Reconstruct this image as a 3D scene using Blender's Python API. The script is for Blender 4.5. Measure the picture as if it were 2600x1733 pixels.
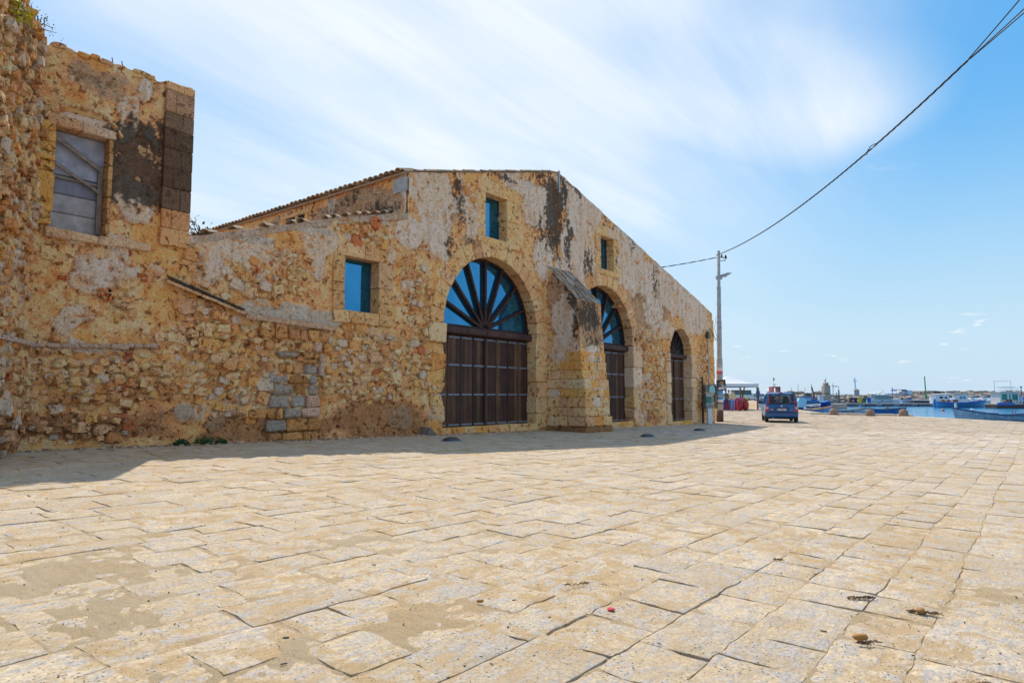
import bpy, math, random
import numpy as np
from mathutils import Matrix, Vector
R_ = random.Random(7)
sc = bpy.context.scene
for o in list(bpy.data.objects): bpy.data.objects.remove(o)

# ------------------------------------------------------------------ camera, sky, sun, exposure
EYE = Vector((0.0, -11.7, 0.0))
YAW = math.radians(38.6); PITCH = 4.6634
cam = bpy.data.cameras.new('camera'); cam.lens = 23.0; cam.sensor_width = 36.0; cam.sensor_fit = 'HORIZONTAL'
cam.clip_start = 0.05; cam.clip_end = 9000
camo = bpy.data.objects.new('camera', cam); sc.collection.objects.link(camo)
camo.location = EYE
camo.rotation_euler = (math.radians(90 + PITCH), 0, YAW - math.pi / 2)
sc.camera = camo; sc.cycles.use_denoising = True
SUN = Vector((0.39, 0.605, 1.0)).normalized()
EL = math.asin(SUN.z); AZ = math.atan2(SUN.x, SUN.y)
sun = bpy.data.lights.new('sun', 'SUN'); sun.energy = 2.02; sun.angle = math.radians(0.55); sun.color = (1.0, 0.93, 0.82)
suno = bpy.data.objects.new('sun', sun); sc.collection.objects.link(suno)
suno.rotation_euler = (-SUN).to_track_quat('-Z', 'Y').to_euler(); suno.location = (0, 0, 30)
sc.view_settings.view_transform = 'Standard'; sc.view_settings.look = 'None'
sc.view_settings.exposure = 1.15; sc.view_settings.gamma = 1.0; sc.view_settings.use_curve_mapping = False

def nd(nt, t, **kw):
    n = nt.nodes.new(t)
    for k, v in kw.items(): setattr(n, k, v)
    return n
def lk(nt, a, b): nt.links.new(a, b)
def math_(nt, op, a, b=None, c=None, clamp=False):
    n = nd(nt, 'ShaderNodeMath', operation=op, use_clamp=clamp)
    for i, v in enumerate((a, b, c)):
        if v is None: continue
        if isinstance(v, (int, float)): n.inputs[i].default_value = v
        else: lk(nt, v, n.inputs[i])
    return n.outputs[0]
def mapr(nt, v, a, b, c=0.0, d=1.0, smooth=True):
    n = nd(nt, 'ShaderNodeMapRange', interpolation_type='SMOOTHSTEP' if smooth else 'LINEAR')
    lk(nt, v, n.inputs[0])
    for i, x in enumerate((a, b, c, d)): n.inputs[i + 1].default_value = x
    return n.outputs[0]
def mixc(nt, f, a, b, bt='MIX'):
    n = nd(nt, 'ShaderNodeMix', data_type='RGBA', blend_type=bt)
    for s, v in ((n.inputs[0], f), (n.inputs[6], a), (n.inputs[7], b)):
        if isinstance(v, (int, float)): s.default_value = v
        elif isinstance(v, tuple): s.default_value = (*v, 1.0)
        else: lk(nt, v, s)
    return n.outputs[2]
def noise(nt, vec, scale, detail=4, rough=.55, dist=0.0):
    n = nd(nt, 'ShaderNodeTexNoise'); n.inputs['Scale'].default_value = scale
    n.inputs['Detail'].default_value = detail; n.inputs['Roughness'].default_value = rough; n.inputs['Distortion'].default_value = dist
    if vec is not None: lk(nt, vec, n.inputs['Vector'])
    return n.outputs['Fac']
def mapping(nt, vec, scale=(1, 1, 1), rot=(0, 0, 0), loc=(0, 0, 0)):
    n = nd(nt, 'ShaderNodeMapping'); lk(nt, vec, n.inputs[0])
    n.inputs['Scale'].default_value = scale; n.inputs['Rotation'].default_value = rot; n.inputs['Location'].default_value = loc
    return n.outputs[0]

world = bpy.data.worlds.new('World'); sc.world = world; world.use_nodes = True
SKYF = .10 * 2 ** 1.07; SKYV = .84 / SKYF / 5.02 ** .32
def build_sky():
    nt = world.node_tree; nt.nodes.clear()
    out = nd(nt, 'ShaderNodeOutputWorld'); bg = nd(nt, 'ShaderNodeBackground'); bg.inputs['Strength'].default_value = 0.10
    sky = nd(nt, 'ShaderNodeTexSky', sky_type='NISHITA', sun_disc=False)
    sky.sun_elevation = EL; sky.sun_rotation = AZ; sky.altitude = 0; sky.air_density = 1.0; sky.dust_density = 0.6; sky.ozone_density = 2.0
    sh = nd(nt, 'ShaderNodeSeparateColor', mode='HSV'); lk(nt, sky.outputs[0], sh.inputs[0])
    ch = nd(nt, 'ShaderNodeCombineColor', mode='HSV'); lk(nt, math_(nt, 'SUBTRACT', sh.outputs[0], .014), ch.inputs[0])
    lk(nt, math_(nt, 'MULTIPLY', sh.outputs[1], 1.42, clamp=True), ch.inputs[1])
    lk(nt, math_(nt, 'MULTIPLY', math_(nt, 'POWER', sh.outputs[2], .32), SKYV), ch.inputs[2])
    tc = nd(nt, 'ShaderNodeTexCoord')
    sep = nd(nt, 'ShaderNodeSeparateXYZ'); lk(nt, tc.outputs['Generated'], sep.inputs[0])
    zz = math_(nt, 'MAXIMUM', sep.outputs[2], 0.0); zz = math_(nt, 'ADD', zz, 0.12)
    comb = nd(nt, 'ShaderNodeCombineXYZ')
    lk(nt, math_(nt, 'DIVIDE', sep.outputs[0], zz), comb.inputs[0]); lk(nt, math_(nt, 'DIVIDE', sep.outputs[1], zz), comb.inputs[1])
    # thin high cirrus, combed along one wind direction, denser toward the sun
    dot = nd(nt, 'ShaderNodeVectorMath', operation='DOT_PRODUCT'); lk(nt, tc.outputs['Generated'], dot.inputs[0]); dot.inputs[1].default_value = tuple(Vector((.52, .62, .42)).normalized())
    c1 = noise(nt, mapping(nt, comb.outputs[0], (0.50, 2.3, 1), (0, 0, math.radians(57))), 1.25, 10, .64, .45)
    c2 = noise(nt, mapping(nt, comb.outputs[0], (0.30, 0.62, 1), (0, 0, math.radians(48)), (3.1, 1.7, 0)), 1.0, 5, .5, .4)
    c3 = noise(nt, mapping(nt, tc.outputs['Generated'], (1, 1, 1.6), (0, 0, 0), (2.3, 1.3, .6)), 1.25, 3, .5, .3)  # extra cover, largely out of view, added to lift fill on shaded walls
    veil = math_(nt, 'MAXIMUM', mapr(nt, dot.outputs['Value'], .72, .985, .05, .74), math_(nt, 'MULTIPLY', mapr(nt, c3, .36, .54, 0, .92), mapr(nt, sep.outputs[2], .10, .30)))
    cir = math_(nt, 'MULTIPLY', mapr(nt, c2, .10, .68), veil)
    cir = math_(nt, 'MULTIPLY', cir, mapr(nt, c1, .28, .68, .70, 1.07), clamp=True)
    # small fair weather puffs low in the sky
    p1 = noise(nt, mapping(nt, comb.outputs[0], (1, 1, 1), (0, 0, 0), (7.3, 2.2, 0)), 3.4, 6, .6, .2)
    p2 = noise(nt, mapping(nt, comb.outputs[0], (1, 1, 1), (0, 0, 0), (1.3, 5.2, 0)), 0.55, 2, .5, 0)
    puff = math_(nt, 'MULTIPLY', mapr(nt, p1, .605, .69), mapr(nt, p2, .46, .57))
    puff = math_(nt, 'MULTIPLY', puff, mapr(nt, sep.outputs[2], .36, .2))
    hz = mapr(nt, sep.outputs[2], .40, -.02, 0, .94)
    base = mixc(nt, hz, ch.outputs[0], tuple(q / SKYF for q in (.52, .70, .87)))
    col = mixc(nt, cir, base, tuple(q / SKYF for q in (.93, .97, 1.0)))
    col = mixc(nt, math_(nt, 'MULTIPLY', puff, .75), col, tuple(q / SKYF for q in (.93, .95, .98)))
    lk(nt, col, bg.inputs['Color']); lk(nt, bg.outputs[0], out.inputs[0])
build_sky()

# ------------------------------------------------------------------ numeric noise
def _h(ix, iy, s):
    ix = ix.astype(np.int64).astype(np.uint32); iy = iy.astype(np.int64).astype(np.uint32)
    h = ix * np.uint32(374761393) + iy * np.uint32(668265263) + np.uint32((s * 2246822519 + 12345) & 0xffffffff)
    h = (h ^ (h >> np.uint32(13))) * np.uint32(1274126177); h ^= h >> np.uint32(16); h = h * np.uint32(2246822519); h ^= h >> np.uint32(15)
    return h.astype(np.float64) / 4294967295.0
def vnoise(x, y, s=0):
    x = np.asarray(x, float); y = np.asarray(y, float)
    ix = np.floor(x); iy = np.floor(y); fx = x - ix; fy = y - iy
    fx = fx * fx * (3 - 2 * fx); fy = fy * fy * (3 - 2 * fy)
    a = _h(ix, iy, s); b = _h(ix + 1, iy, s); c = _h(ix, iy + 1, s); d = _h(ix + 1, iy + 1, s)
    return (a * (1 - fx) + b * fx) * (1 - fy) + (c * (1 - fx) + d * fx) * fy
def fbm(x, y, s=0, o=4, g=.5):
    x = np.asarray(x, float); y = np.asarray(y, float); t = 0; a = 1; n = 0
    for i in range(o):
        t = t + a * vnoise(x * 2 ** i + 17.3 * i, y * 2 ** i - 9.1 * i, s + i); n += a; a *= g
    return t / n
def worley(x, y, s=0):
    ix = np.floor(x); iy = np.floor(y)
    f1 = np.full(x.shape, 9.0); f2 = np.full(x.shape, 9.0); cid = np.zeros(x.shape)
    for dx in (-1, 0, 1):
        for dy in (-1, 0, 1):
            cx = ix + dx; cy = iy + dy
            px = cx + .15 + .7 * _h(cx, cy, s + 1); py = cy + .15 + .7 * _h(cx, cy, s + 2)
            d = np.hypot(x - px, y - py); hid = _h(cx, cy, s + 3)
            nf = d < f1
            f2 = np.where(nf, f1, np.minimum(f2, d)); cid = np.where(nf, hid, cid); f1 = np.where(nf, d, f1)
    return f1, f2, cid
def sst(a, b, x):
    t = np.clip((x - a) / (b - a), 0, 1); return t * t * (3 - 2 * t)
def lerp3(A, B, m): return A * (1 - m[..., None]) + np.asarray(B, float) * m[..., None]

# ------------------------------------------------------------------ materials
MAT = {}
def newmat(name):
    m = bpy.data.materials.new(name); m.use_nodes = True; nt = m.node_tree
    b = nt.nodes['Principled BSDF']; MAT[name] = m
    return m, nt, b
def simple(name, col, rough=.6, metal=0.0, var=.12, scale=6.0, bump=0.0, coat=0.0, spec=.5):
    m, nt, b = newmat(name)
    geo = nd(nt, 'ShaderNodeTexCoord')
    n = noise(nt, geo.outputs['Object'], scale, 5, .6)
    f = mapr(nt, n, .3, .7, 1 - var, 1 + var, False)
    v = nd(nt, 'ShaderNodeVectorMath', operation='SCALE'); v.inputs[0].default_value = col; lk(nt, f, v.inputs['Scale'])
    lk(nt, v.outputs[0], b.inputs['Base Color'])
    b.inputs['Roughness'].default_value = rough; b.inputs['Metallic'].default_value = metal; b.inputs['Coat Weight'].default_value = coat
    b.inputs['Specular IOR Level'].default_value = spec
    if bump:
        bp = nd(nt, 'ShaderNodeBump'); bp.inputs['Strength'].default_value = bump; bp.inputs['Distance'].default_value = .01
        lk(nt, noise(nt, geo.outputs['Object'], scale * 6, 4, .6), bp.inputs['Height']); lk(nt, bp.outputs[0], b.inputs['Normal'])
    return m
def colattr(name, rough=.6, metal=0.0, var=.15, scale=8.0, coat=0.0):
    m, nt, b = newmat(name)
    at_ = nd(nt, 'ShaderNodeAttribute', attribute_name='Col')
    geo = nd(nt, 'ShaderNodeNewGeometry')
    n = noise(nt, geo.outputs['Position'], scale, 5, .6)
    f = mapr(nt, n, .3, .7, 1 - var, 1 + var, False)
    v = nd(nt, 'ShaderNodeVectorMath', operation='SCALE'); lk(nt, at_.outputs['Color'], v.inputs[0]); lk(nt, f, v.inputs['Scale'])
    lk(nt, v.outputs[0], b.inputs['Base Color'])
    b.inputs['Roughness'].default_value = rough; b.inputs['Metallic'].default_value = metal; b.inputs['Coat Weight'].default_value = coat
    return m
def masonry():
    m, nt, b = newmat('masonry')
    at_ = nd(nt, 'ShaderNodeAttribute', attribute_name='Col'); geo = nd(nt, 'ShaderNodeNewGeometry'); P = geo.outputs['Position']
    oi = nd(nt, 'ShaderNodeObjectInfo')
    big = noise(nt, P, 3.0, 6, .62, .4); mid = noise(nt, P, 14, 6, .68, .3); fine = noise(nt, P, 60, 5, .7)
    c = at_.outputs['Color']
    c = mixc(nt, mapr(nt, big, .38, .66, 0, .55), c, mixc(nt, 1.0, c, (.86, .72, .54), 'MULTIPLY'))
    c = mixc(nt, mapr(nt, mid, .50, .68, 0, .55), c, mixc(nt, 1.0, c, (1.45, 1.38, 1.30), 'MULTIPLY'))
    c = mixc(nt, mapr(nt, mid, .44, .33, 0, .8), c, mixc(nt, 1.0, c, (.36, .25, .15), 'MULTIPLY'))  # dark crevices painted into the colour, standing in for shade in low relief
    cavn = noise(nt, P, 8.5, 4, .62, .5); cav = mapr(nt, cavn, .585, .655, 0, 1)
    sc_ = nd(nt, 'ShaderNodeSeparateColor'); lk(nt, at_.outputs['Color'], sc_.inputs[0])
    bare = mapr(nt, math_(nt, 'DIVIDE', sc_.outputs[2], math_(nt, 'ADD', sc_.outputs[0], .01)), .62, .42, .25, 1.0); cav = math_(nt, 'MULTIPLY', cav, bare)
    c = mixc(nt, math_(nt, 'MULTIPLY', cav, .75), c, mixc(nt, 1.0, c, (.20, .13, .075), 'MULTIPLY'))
    fl = mapr(nt, noise(nt, mapping(nt, P, (1, 1, 1), (0, 0, 0), (5, 3, 1)), 10, 5, .65, .4), .57, .66, 0, .6)
    c = mixc(nt, fl, c, mixc(nt, 1.0, c, (1.5, 1.45, 1.4), 'MULTIPLY'))
    f = mapr(nt, fine, .28, .72, .42, 1.75, False)
    v = nd(nt, 'ShaderNodeVectorMath', operation='SCALE'); lk(nt, c, v.inputs[0]); lk(nt, f, v.inputs['Scale'])
    # small dark pits of weathered calcarenite
    vo = nd(nt, 'ShaderNodeTexVoronoi'); vo.inputs['Scale'].default_value = 26; lk(nt, P, vo.inputs['Vector'])
    pit = math_(nt, 'MULTIPLY', mapr(nt, vo.outputs['Distance'], .22, .10), mapr(nt, noise(nt, P, 5, 3), .5, .62))
    c = mixc(nt, math_(nt, 'MULTIPLY', pit, .75), v.outputs[0], (.07, .045, .025))
    c = mixc(nt, 1.0, c, (1.46, 1.13, .98), 'MULTIPLY'); c = mixc(nt, 1.0, c, (.95, .76, .64), 'DARKEN')
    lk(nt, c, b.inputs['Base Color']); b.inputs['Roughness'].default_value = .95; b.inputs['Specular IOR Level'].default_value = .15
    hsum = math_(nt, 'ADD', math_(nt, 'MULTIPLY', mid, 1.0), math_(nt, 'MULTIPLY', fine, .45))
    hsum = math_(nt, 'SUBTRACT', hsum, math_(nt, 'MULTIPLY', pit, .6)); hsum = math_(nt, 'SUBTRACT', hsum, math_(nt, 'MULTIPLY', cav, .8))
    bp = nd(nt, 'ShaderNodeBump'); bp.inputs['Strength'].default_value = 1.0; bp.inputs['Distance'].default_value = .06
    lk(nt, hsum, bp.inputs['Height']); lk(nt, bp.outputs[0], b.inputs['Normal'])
masonry()
def paving():
    m, nt, b = newmat('paving_stone')
    at_ = nd(nt, 'ShaderNodeAttribute', attribute_name='Col'); geo = nd(nt, 'ShaderNodeNewGeometry'); P = geo.outputs['Position']
    big = noise(nt, P, 3.1, 6, .65, .6); mid = noise(nt, mapping(nt, P, (1, 2.2, 1), (0, 0, .35)), 9, 7, .72, .8); fine = noise(nt, P, 55, 6, .75); gr = noise(nt, P, 260, 3, .6)
    c = at_.outputs['Color']
    c = mixc(nt, mapr(nt, mid, .46, .58, 0, .85), c, (.42, .385, .365))
    c = mixc(nt, mapr(nt, big, .52, .68, 0, .5), c, (.52, .42, .31))
    f = mapr(nt, fine, .25, .75, .52, 1.45, False)
    v = nd(nt, 'ShaderNodeVectorMath', operation='SCALE'); lk(nt, c, v.inputs[0]); lk(nt, f, v.inputs['Scale'])
    sandm = math_(nt, 'MULTIPLY', mapr(nt, noise(nt, P, 5.0, 8, .78, .6), .47, .57), mapr(nt, noise(nt, P, .9, 3, .5), .28, .58, .25, 1.0))
    sandc = mixc(nt, mapr(nt, gr, .35, .65), (.33, .21, .10), (.58, .415, .235))
    c = mixc(nt, sandm, v.outputs[0], sandc)
    vo = nd(nt, 'ShaderNodeTexVoronoi'); vo.inputs['Scale'].default_value = 48; lk(nt, P, vo.inputs['Vector'])
    pit = math_(nt, 'MULTIPLY', mapr(nt, vo.outputs['Distance'], .24, .10), mapr(nt, noise(nt, P, 8, 3), .44, .58))
    c = mixc(nt, math_(nt, 'MULTIPLY', pit, .85), c, (.07, .05, .035))
    lk(nt, c, b.inputs['Base Color']); b.inputs['Roughness'].default_value = .85; b.inputs['Specular IOR Level'].default_value = .2
    h = math_(nt, 'ADD', math_(nt, 'ADD', math_(nt, 'MULTIPLY', mid, .8), math_(nt, 'MULTIPLY', fine, .3)), math_(nt, 'MULTIPLY', gr, .1))
    h = math_(nt, 'SUBTRACT', h, math_(nt, 'MULTIPLY', pit, .5))
    bp = nd(nt, 'ShaderNodeBump'); bp.inputs['Strength'].default_value = .8; bp.inputs['Distance'].default_value = .022
    lk(nt, h, bp.inputs['Height']); lk(nt, bp.outputs[0], b.inputs['Normal'])
paving()
def sandm():
    m, nt, b = newmat('sand')
    geo = nd(nt, 'ShaderNodeNewGeometry'); P = geo.outputs['Position']
    gr = noise(nt, P, 240, 4, .7); mid = noise(nt, P, 7, 6, .65, .3); big = noise(nt, P, .7, 4)
    c = mixc(nt, mapr(nt, gr, .36, .64), (.33, .22, .11), (.64, .475, .29))
    c = mixc(nt, mapr(nt, mid, .42, .66, 0, .5), c, (.56, .42, .265))
    c = mixc(nt, mapr(nt, big, .4, .65, 0, .35), c, (.50, .42, .32))
    vo = nd(nt, 'ShaderNodeTexVoronoi'); vo.inputs['Scale'].default_value = 60; lk(nt, P, vo.inputs['Vector'])
    peb = math_(nt, 'MULTIPLY', mapr(nt, vo.outputs['Distance'], .24, .12), mapr(nt, noise(nt, P, 9, 3), .48, .6))
    c = mixc(nt, math_(nt, 'MULTIPLY', peb, .7), c, (.075, .055, .04))
    lk(nt, c, b.inputs['Base Color']); b.inputs['Roughness'].default_value = .95; b.inputs['Specular IOR Level'].default_value = .15
    rp = nd(nt, 'ShaderNodeTexWave'); rp.inputs['Scale'].default_value = 5; rp.inputs['Distortion'].default_value = 7; lk(nt, P, rp.inputs['Vector'])
    h = math_(nt, 'ADD', math_(nt, 'ADD', gr, math_(nt, 'MULTIPLY', mid, 2.2)), math_(nt, 'MULTIPLY', rp.outputs['Fac'], .35))
    bp = nd(nt, 'ShaderNodeBump'); bp.inputs['Strength'].default_value = .9; bp.inputs['Distance'].default_value = .012
    lk(nt, h, bp.inputs['Height']); lk(nt, bp.outputs[0], b.inputs['Normal'])
sandm()
def plankm():
    m, nt, b = newmat('dark_wood')
    at_ = nd(nt, 'ShaderNodeAttribute', attribute_name='Col'); geo = nd(nt, 'ShaderNodeNewGeometry')
    g = noise(nt, mapping(nt, geo.outputs['Position'], (28, 28, 1.3)), 1.0, 7, .7, .3)
    b2 = noise(nt, geo.outputs['Position'], 2.2, 4)
    f = math_(nt, 'MULTIPLY', mapr(nt, g, .28, .72, .45, 1.7, False), mapr(nt, b2, .3, .7, .75, 1.25, False))
    v = nd(nt, 'ShaderNodeVectorMath', operation='SCALE'); lk(nt, at_.outputs['Color'], v.inputs[0]); lk(nt, f, v.inputs['Scale'])
    lk(nt, v.outputs[0], b.inputs['Base Color']); b.inputs['Roughness'].default_value = .62; b.inputs['Specular IOR Level'].default_value = .3
    bp = nd(nt, 'ShaderNodeBump'); bp.inputs['Strength'].default_value = .5; bp.inputs['Distance'].default_value = .006
    lk(nt, g, bp.inputs['Height']); lk(nt, bp.outputs[0], b.inputs['Normal'])
plankm()
def bluepane():
    m, nt, b = newmat('blue_pane')
    geo = nd(nt, 'ShaderNodeNewGeometry'); n = noise(nt, geo.outputs['Position'], 1.3, 5, .6)
    c = mixc(nt, mapr(nt, n, .3, .7), (.035, .22, .44), (.055, .28, .50))
    lk(nt, c, b.inputs['Base Color']); b.inputs['Metallic'].default_value = .85; b.inputs['Roughness'].default_value = .06
    bp = nd(nt, 'ShaderNodeBump'); bp.inputs['Strength'].default_value = .08; bp.inputs['Distance'].default_value = .02
    lk(nt, noise(nt, geo.outputs['Position'], 2.0, 2), bp.inputs['Height']); lk(nt, bp.outputs[0], b.inputs['Normal'])
bluepane()
def waterm():
    m, nt, b = newmat('sea_water')
    geo = nd(nt, 'ShaderNodeNewGeometry'); P = geo.outputs['Position']
    n = noise(nt, P, .05, 3); c = mixc(nt, mapr(nt, n, .35, .65), (.006, .13, .30), (.010, .20, .38))
    lk(nt, c, b.inputs['Base Color']); b.inputs['Roughness'].default_value = .12; b.inputs['IOR'].default_value = 1.33; b.inputs['Specular IOR Level'].default_value = .35
    w = math_(nt, 'ADD', noise(nt, mapping(nt, P, (1, 1, 1), (0, 0, .6)), .9, 4, .6, .4), math_(nt, 'MULTIPLY', noise(nt, P, 3.5, 3), .35))
    bp = nd(nt, 'ShaderNodeBump'); bp.inputs['Strength'].default_value = 1.0; bp.inputs['Distance'].default_value = .22
    lk(nt, w, bp.inputs['Height']); lk(nt, bp.outputs[0], b.inputs['Normal'])
waterm()
def glassm(name, col, alpha):
    m, nt, b = newmat(name)
    out = nt.nodes['Material Output']; tr = nd(nt, 'ShaderNodeBsdfTransparent'); tr.inputs[0].default_value = (*col, 1)
    b.inputs['Base Color'].default_value = (col[0] * .2, col[1] * .2, col[2] * .2, 1); b.inputs['Roughness'].default_value = .05
    mx = nd(nt, 'ShaderNodeMixShader'); mx.inputs[0].default_value = alpha
    lk(nt, tr.outputs[0], mx.inputs[1]); lk(nt, b.outputs[0], mx.inputs[2]); lk(nt, mx.outputs[0], out.inputs[0])
glassm('car_glass', (.78, .95, .95), .16)
glassm('clear_plastic', (.72, .80, .80), .35)
colattr('painted', .45, 0, .12, 9, .15); colattr('weathered_paint', .75, 0, .3, 5); colattr('fabric', .9, 0, .12, 30)
colattr('car_paint', .32, .0, .04, 3, .25); colattr('terracotta', .9, 0, .35, 14); colattr('foliage', .7, 0, .3, 6); colattr('skin_cloth', .85, 0, .12, 20)
simple('steel_strap', (.19, .21, .26), .5, .35, .2, 30); simple('rubber', (.02, .02, .022), .8, 0, .15, 20)
simple('concrete_grey', (.36, .36, .35), .85, 0, .25, 5, .4); simple('cable_black', (.018, .017, .017), .55, 0, .2, 20)
simple('galvanised', (.34, .36, .38), .5, .55, .2, 12); simple('grey_board', (.34, .35, .40), .75, 0, .22, 5, .3)
simple('white_gel', (.78, .79, .80), .35, 0, .05, 4, 0, .2); simple('red_glass', (.65, .01, .012), .2, 0, .05, 8, 0, .5)
simple('old_batten', (.20, .165, .14), .85, 0, .35, 12, .4); simple('tar', (.03, .03, .035), .8, 0, .4, 20, .5)
simple('rusty_iron', (.10, .06, .045), .85, .2, .45, 14, .4); simple('dark_hole', (.02, .016, .012), .95)
simple('dome_metal', (.05, .055, .065), .42, .3, .25, 25)

# ------------------------------------------------------------------ mesh helper
COLL = sc.collection
LOCAL = set()   # roots whose parts are modelled round their own origin
def attach(o, parent):
    if parent is None: return
    o.parent = parent
    if parent.parent is None and parent.type == 'EMPTY' and parent.name not in LOCAL:
        o.matrix_parent_inverse = Matrix.Translation(-parent.location)
def link_mesh(name, me, mat, parent=None, smooth=False):
    if mat: me.materials.append(MAT[mat] if isinstance(mat, str) else mat)
    if smooth: me.polygons.foreach_set('use_smooth', [True] * len(me.polygons))
    o = bpy.data.objects.new(name, me); COLL.objects.link(o); attach(o, parent)
    return o
def tag(o, label=None, cat=None, group=None, kind=None):
    if label: o['label'] = label
    if cat: o['category'] = cat
    if group: o['group'] = group
    if kind: o['kind'] = kind
    return o
def empty(name, loc, label, cat, group=None):
    o = bpy.data.objects.new(name, None); COLL.objects.link(o); o.location = loc; o.empty_display_size = .2
    return tag(o, label, cat, group)
class MB:
    def __init__(s): s.v = []; s.f = []; s.c = []
    def add(s, vs, fs, col=(.5, .5, .5)):
        n = len(s.v); s.v.extend([tuple(map(float, p)) for p in vs]); s.f.extend([tuple(i + n for i in f) for f in fs]); s.c.extend([col] * len(fs)); return s
    def box(s, c, d, col=(.5, .5, .5), rz=0.0):
        x, y, z = d[0] / 2, d[1] / 2, d[2] / 2; cs, sn = math.cos(rz), math.sin(rz)
        vs = [(c[0] + a * x * cs - b * y * sn, c[1] + a * x * sn + b * y * cs, c[2] + e * z) for a in (-1, 1) for b in (-1, 1) for e in (-1, 1)]
        return s.add(vs, [(0, 1, 3, 2), (4, 6, 7, 5), (0, 4, 5, 1), (2, 3, 7, 6), (0, 2, 6, 4), (1, 5, 7, 3)], col)
    def bar(s, p, q, w, h, col=(.5, .5, .5), upv=(0, 0, 1)):
        p = Vector(p); q = Vector(q); d = (q - p).normalized(); u = Vector(upv)
        a = d.cross(u)
        if a.length < 1e-4: a = d.cross(Vector((1, 0, 0)))
        a.normalize(); b = a.cross(d).normalized(); a *= w / 2; b *= h / 2
        vs = [p - a - b, p + a - b, p + a + b, p - a + b, q - a - b, q + a - b, q + a + b, q - a + b]
        return s.add(vs, [(3, 2, 1, 0), (4, 5, 6, 7), (0, 1, 5, 4), (1, 2, 6, 5), (2, 3, 7, 6), (3, 0, 4, 7)], col)
    def tube(s, pts, r, n=8, col=(.5, .5, .5), cap=True):
        pts = [Vector(p) for p in pts]; rs = r if isinstance(r, (list, tuple)) else [r] * len(pts)
        vs = []; fs = []; ref = Vector((.31, .22, .92))
        for i, p in enumerate(pts):
            d = (pts[min(i + 1, len(pts) - 1)] - pts[max(i - 1, 0)]).normalized()
            a = d.cross(ref if abs(d.dot(ref)) < .95 else Vector((1, 0, 0))).normalized(); b = d.cross(a)
            for k in range(n):
                t = 2 * math.pi * k / n; vs.append(p + (a * math.cos(t) + b * math.sin(t)) * rs[i])
        for i in range(len(pts) - 1):
            for k in range(n):
                fs.append((i * n + k, i * n + (k + 1) % n, (i + 1) * n + (k + 1) % n, (i + 1) * n + k))
        if cap: fs.append(tuple(range(n - 1, -1, -1))); fs.append(tuple((len(pts) - 1) * n + k for k in range(n)))
        return s.add(vs, fs, col)
    def lathe(s, prof, c=(0, 0, 0), n=12, col=(.5, .5, .5), sx=1, sy=1):
        vs = []; fs = []
        for r, z in prof:
            for k in range(n):
                t = 2 * math.pi * k / n; vs.append((c[0] + r * math.cos(t) * sx, c[1] + r * math.sin(t) * sy, c[2] + z))
        m = len(prof)
        for i in range(m - 1):
            for k in range(n): fs.append((i * n + k, i * n + (k + 1) % n, (i + 1) * n + (k + 1) % n, (i + 1) * n + k))
        fs.append(tuple(range(n - 1, -1, -1))); fs.append(tuple((m - 1) * n + k for k in range(n)))
        return s.add(vs, fs, col)
    def prism(s, poly, axis, a, b, col=(.5, .5, .5)):
        def P(u, v, w): return {'x': (w, u, v), 'y': (u, w, v), 'z': (u, v, w)}[axis]
        n = len(poly); vs = [P(u, v, a) for u, v in poly] + [P(u, v, b) for u, v in poly]
        fs = [tuple(range(n)), tuple(range(2 * n - 1, n - 1, -1))] + [(i, (i + 1) % n, n + (i + 1) % n, n + i) for i in range(n)]
        return s.add(vs, fs, col)
    def chbox(s, fn, ch=(.12, .12, .12), col=(.5, .5, .5)):
        vs, fs = CHB(ch); return s.add([fn(*p) for p in vs], fs, col)
    def block(s, x0, x1, y0, y1, z0, z1, rnd, b=.02, j=.012, col=(.5, .5, .5)):
        sx, sy, sz = (x1 - x0) / 2, (y1 - y0) / 2, (z1 - z0) / 2
        ch = (min(.6, b / sx), min(.6, b / sy), min(.6, b / sz))
        jit = {}
        def fn(u, v, w):
            k = (u > 0, v > 0, w > 0)
            if k not in jit: jit[k] = [rnd.uniform(-j, j) for _ in range(3)]
            q = jit[k]
            return ((x0 + x1) / 2 + u * sx + q[0] + rnd.uniform(-j, j) * .4, (y0 + y1) / 2 + v * sy + q[1] * .6 + rnd.uniform(-j, j) * .3, (z0 + z1) / 2 + w * sz + q[2] + rnd.uniform(-j, j) * .4)
        return s.chbox(fn, ch, col)
    def lump(s, c, r, rnd, col=(.5, .5, .5), j=.16, rz=0.0, box=.5):
        vs, fs = LUMP; cs, sn = math.cos(rz), math.sin(rz); out = []
        for p in vs:
            l = math.sqrt(p[0] ** 2 + p[1] ** 2 + p[2] ** 2); k = box + (1 - box) / l
            x, y, z = (p[i] * k * (1 + rnd.uniform(-j, j)) * r[i] for i in range(3))
            out.append((c[0] + x * cs - z * sn, c[1] + y, c[2] + x * sn + z * cs))
        return s.add(out, fs, col)
    def build(s, name, mat, parent=None, smooth=False):
        me = bpy.data.meshes.new(name); me.from_pydata(s.v, [], s.f); me.update()
        if s.c:
            a = me.attributes.new('Col', 'FLOAT_COLOR', 'FACE')
            a.data.foreach_set('color', np.array([(*c[:3], 1.0) for c in s.c], dtype=np.float32).ravel())
        return link_mesh(name, me, mat, parent, smooth)
_cc = {}
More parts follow.
